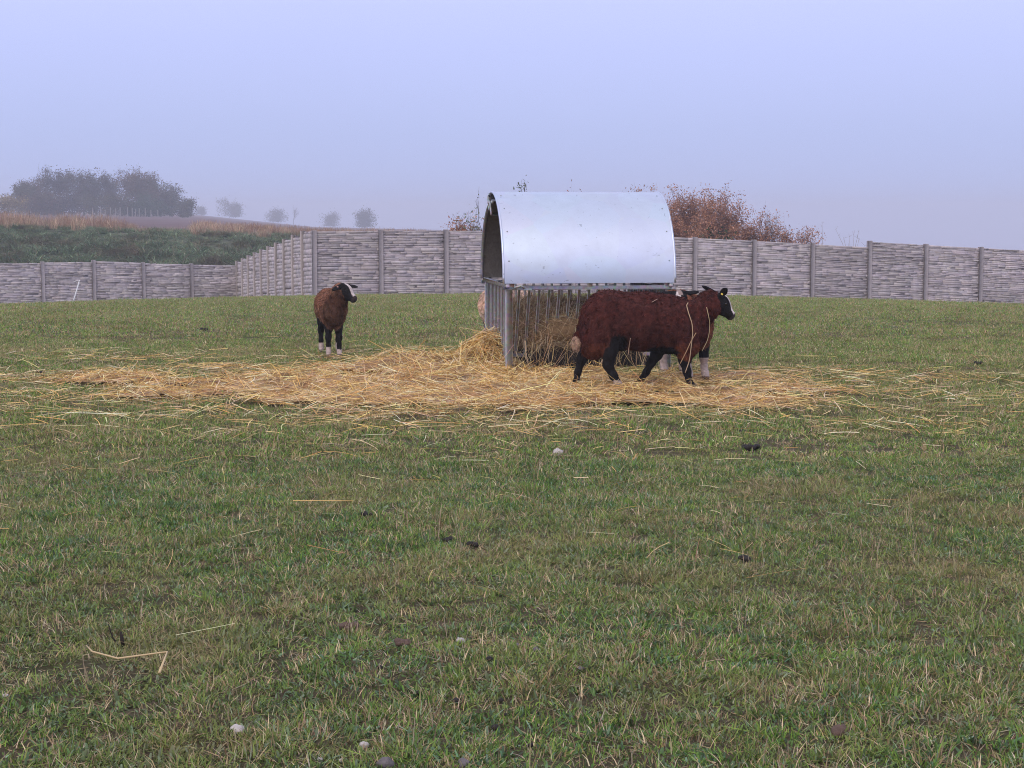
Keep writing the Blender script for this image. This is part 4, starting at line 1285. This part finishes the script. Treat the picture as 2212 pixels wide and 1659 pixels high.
def shrubs():
    # rust-leaved shrubs over the wall to the right of the feeder
    S = [(1330, 452, 60.5, 150, .15, 6000, 'rust-leaved shrub behind the wall, mostly hidden by the feeder\'s roof'),
         (1425, 402, 60.0, 130, .25, 9000, 'rust-leaved shrub rising at the right end of the feeder\'s roof'),
         (1490, 400, 61.5, 160, .25, 15000, 'tallest rust-leaved shrub behind the wall'),
         (1555, 422, 60.5, 140, .3, 12000, 'rust-leaved shrub with loose top, in the middle of the row behind the wall'),
         (1622, 440, 61.0, 110, .45, 5000, 'thin airy rust-leaved shrub with gaps of sky, right of the dense ones'),
         (1700, 488, 60.5, 80, .1, 3600, 'small low rust-leaved shrub just above the wall top'),
         (1745, 496, 61.0, 60, .1, 2400, 'smallest rust-leaved shrub, last one before the bare weed stalks')]
    for k, (px, tr, y, w, bare, nl, lab) in enumerate(S):
        woody('shrub', lab, 'shrub', 'rust-leaved shrubs behind the wall', px, tr - (7 if tr < 470 else 2), y, w, REDB, 300 + k, bare, .058, int(nl * 2.4), 5, 4, upright=.6, spread=.55, stem_r=.025, leafpart='leaves', low=.3)
    woody('shrub', 'green creeper-like bush at the foot of the rust-leaved shrubs', 'shrub', None, 1545, 497, 59.2, 130, [(.035, .05, .022), (.055, .07, .03)], 340, .0, .10, 3000, 5, 3, leafpart='leaves', spread=.8, low=.3)
    woody('shrub', 'low orange-leaved shrub over the wall, left of the feeder', 'shrub', None, 1022, 466, 55.0, 100, [(.46, .20, .10), (.38, .17, .09), (.50, .27, .15)], 350, .0, .065, 9000, 5, 3, leafpart='leaves', low=.3, spread=.7)
    woody('sapling', 'thin leaning sapling with few pale leaves left of the feeder\'s roof', 'sapling', None, 1040, 402, 55.0, 120, [(.22, .24, .14), (.15, .18, .08)], 361, .1, .075, 700, 7, 3, leafpart='leaves', spread=.75, stem_r=.028, upright=.6)
    woody('sapling', 'slim sapling whose leafy tip shows above the feeder\'s roof', 'sapling', None, 1129, 388, 55.0, 16, [(.09, .12, .05), (.14, .15, .08)], 362, .0, .08, 260, 1, 3, leafpart='leaves', spread=.4, stem_r=.03, upright=1.0)
    for k, (px, tr, w) in enumerate(((1235, 397, 130), (1335, 395, 130))):
        woody('shrub', ('tall shrub whose brown twig tips just clear the middle of the feeder\'s roof', 'tall shrub whose brown twig tips just clear the right half of the feeder\'s roof')[k], 'shrub', 'rust-leaved shrubs behind the wall', px, tr, 60, w, REDB, 370 + k, .0, .07, 9000, 6, 4, leafpart='leaves', spread=.5, stem_r=.025, upright=.7)
    # bare stalks
    for k, (px, tr, w, st_, lab) in enumerate(((1777, 478, 14, 1, 'single tall bare weed stalk above the wall, right of the shrubs'), (1838, 492, 78, 6, 'fan of thin bare weed stalks above the wall beside its step'))):
        y = 58.5; x = (px - CX) * y / F; zb = hz(x, y); rng = np.random.default_rng(400 + k)
        b = MB(); H = zrow(tr, y) - zb
        for s_ in range(st_ * 2 if st_ > 1 else 1):
            tx = rng.uniform(-.5, .5) * w * y / F; f = 1 - .35 * rng.random() * (st_ > 1)
            P = [(0, 0, 0), (tx * .25, 0, H * f * .5), (tx * .55, rng.normal(0, .05), H * f * .8), (tx, rng.normal(0, .1), H * f)]
            b.tube(P, [.011, .009, .006, .003], 5)
            for q in range(2):
                t = rng.uniform(.5, .95); p = np.array(P[2]) * (1 - t) + np.array(P[3]) * t
                b.tube([p, p + np.array([rng.normal(0, .12), rng.normal(0, .06), rng.uniform(.05, .15)])], [.004, .002], 4)
        o = b.build('weed_stalk', M['palestem'], None); o.location = (x, y, zb); tag(o, lab, 'weed')
shrubs()

# ------------------------------------------------------------------ small things
def stake():
    p = at(157, 656, 58.0); q = at(171.5, 607, 58.0); r = at(159, 609, 58.0)
    zb = hz(p.x, p.y); b = MB()
    p2 = Vector((p.x - (q.x - p.x) * .1, p.y, min(zb, p.z) - .05))
    b.tube([tuple(p2), tuple(p), tuple(q)], .022, 8); b.tube([tuple(q), tuple((q + r) / 2 + Vector((0, 0, .02))), tuple(r)], .011, 6)
    b.ball(tuple(q), (.03, .03, .03), 8, 6)
    o = b.build('fence_stake', M['whitepole'], None, True); tag(o, 'thin white plastic fence stake leaning in front of the low wall at the left', 'fence stake')
stake()

def ground_pt(px, row):
    y = 20.0
    for _ in range(40):
        p = at(px, row, y); z = hz(p.x, y); d = (CH - z)
        t = at(px, row, 1.0); y = d / (CH - t.z)
    return (t.x - 0) * y, y

def rocks():
    S = [(513, 1577, 30, 'stone', 'largest pale stone in the near grass, left of the middle'),
         (995, 1385, 20, 'stone', 'pale angular stone in the grass beside a brown clod'),
         (786, 1611, 18, 'stone', 'whitish flat stone above the two dark stones at the bottom edge'),
         (690, 1643, 12, 'stone', 'small whitish stone, left one of two on the bare earth at the bottom'),
         (737, 1645, 11, 'stone', 'small whitish stone, right one of two on the bare earth at the bottom'),
         (1205, 977, 22, 'stone', 'pale stone alone in the grass between straw and foreground'),
         (12, 1505, 14, 'stone', 'small bright white pebble at the left edge of the grass'),
         (832, 1650, 34, 'greystone', 'dark grey stone cut by the bottom edge, left one of two'),
         (1003, 1650, 30, 'greystone', 'dark grey stone cut by the bottom edge, right one of two'),
         (1118, 1396, 12, 'greystone', 'small grey stone, left one of a pair in the middle grass'),
         (1157, 1404, 13, 'greystone', 'small grey stone, right one of a pair in the middle grass'),
         (1255, 1446, 13, 'greystone', 'small grey pebble by brown dead grass, right of the grey pair'),
         (1813, 1581, 40, 'brownclod', 'round brown clod of earth beside a dry grass tuft at the lower right')]
    for k, (px, row, w, mt, lab) in enumerate(S):
        x, y = ground_pt(px, row + w * .2); r = w * y / F / 2; rng = np.random.default_rng(500 + k)
        b = MB(); off = rng.random(3) * 9
        fn = lambda V: .62 + .85 * fbm(V[:, 0] * 1.5 + off[0], V[:, 1] * 1.5 + V[:, 2] * 1.3 + off[1], k, 2)
        b.ball((0, 0, 0), (r * 1.1, r * .9, r * .75), 14, 10, (1, 1, 1), fn)
        o = b.build('stone' if mt != 'brownclod' else 'earth_clod', M[mt], None, True); o.location = (x, y, hz(x, y) + r * .25 + .004); o.rotation_euler = (0, 0, rng.random() * 6)
        tag(o, lab, 'stone' if mt != 'brownclod' else 'clod', 'stones in the grass' if mt != 'brownclod' else None)
    Dn = [(790, 1117, 24, 'dark dung pat in the grass left of the middle'), (968, 1170, 26, 'dark dung pat, left one of a pair in the middle of the grass'),
          (1012, 1182, 30, 'flat dark dung pat, right one of a pair in the middle of the grass'), (874, 1397, 36, 'brown crumbling clod with a dry stalk, left of the pale angular stone'),
          (752, 1360, 34, 'dark ragged clod among short grass, left of the brown crumbling one'), (1608, 1213, 30, 'dark dung pat among dead stems on the right of the grass'),
          (1622, 971, 34, 'broad dark dung patch in the grass right of the straw'), (1604, 934, 14, 'small black dung lump beneath the straw\'s right front edge'),
          (2110, 786, 16, 'black dung lump in the far grass on the right'), (602, 903, 16, 'black dung lump by the straw\'s left front edge'),
          (90, 808, 20, 'black dung lump in the grass left of the straw'), (1352, 937, 16, 'small dark dung lump below the straw\'s front edge, right of the pale stone'),
          (440, 712, 16, 'black dung lump in the far grass left of the standing sheep'), (868, 632, 7, 'tiny dark molehill at the foot of the wall')]
    for k, (px, row, w, lab) in enumerate(Dn):
        x, y = ground_pt(px, row + 2); r = w * y / F / 2; rng = np.random.default_rng(600 + k); b = MB()
        mt = 'brownclod' if 'brown' in lab else 'dung'
        for q in range(7):
            c = np.array([rng.normal(0, r * .42), rng.normal(0, r * .42), rng.uniform(0, r * .3)]); rr = r * rng.uniform(.3, .6); off = rng.random(2) * 7
            fn = lambda V: .75 + .5 * fbm(V[:, 0] * 1.6 + off[0], V[:, 1] * 1.6 + V[:, 2] + off[1], q)
            b.ball(c, (rr, rr, rr * .75), 9, 7, (1, 1, 1), fn)
        o = b.build('dung_pat' if mt == 'dung' else 'earth_clod', M[mt], None, True); o.location = (x, y, hz(x, y) + .012)
        tag(o, lab, 'dung' if mt == 'dung' else 'clod', 'dung pats in the pasture' if mt == 'dung' else None)
    proto = None
    for k, (px, row) in enumerate(((985, 1522), (1082, 1522), (957, 1549), (1092, 1553), (1070, 1581), (1146, 1620), (821, 1450), (1057, 1432), (905, 1505), (1160, 1548))):
        x, y = ground_pt(px, row)
        if proto is None:
            b = MB(); b.ball((0, 0, 0), (.0085, .0065, .006), 10, 8, (1, 1, 1), lambda V: .85 + .3 * fbm(V[:, 0] + 4, V[:, 1] + V[:, 2], 3)); o = proto = b.build('dung_pellet', M['dung'], None, True)
            tag(o, 'small black dung pellet in the near grass, bottom middle', 'dung', 'dung pellets in the near grass')
        else:
            o = proto.copy(); COL.objects.link(o)
        s_ = R.uniform(.8, 1.5); o.scale = (s_, s_, s_); o.rotation_euler = (0, 0, R.random() * 6); o.location = (x, y, hz(x, y) + .012)
    x, y = ground_pt(258, 1398); z = hz(x, y); b = MB()
    b.tube([(0, 0, 0), (-.02, 0, .03), (-.03, .005, .055), (-.033, 0, .075)], [.003, .0028, .002, .0012], 6)
    b.tube([(.012, 0, 0), (.008, 0, .03), (.004, .004, .05)], [.006, .006, .003], 6)
    o = b.build('twig', M['twig'], None, True); o.location = (x, y, z); tag(o, 'dark forked twig standing in the near grass at the left', 'twig')
    # a bent straw on the near grass
    x, y = ground_pt(270, 1440); b = MB()
    pts = [ground_pt(a, c) for a, c in ((187, 1418), (200, 1440), (255, 1447), (362, 1441), (345, 1478))]
    b.tube([(a, c, hz(a, c) + .035 + .012 * (i % 2)) for i, (a, c) in enumerate(pts)], [.002, .0025, .003, .003, .0045], 6, (.66, .50, .28))
    o = b.build('straw_stalk', M['straw'], None); tag(o, 'long bent pale straw lying on the near grass at the lower left', 'straw')
rocks()
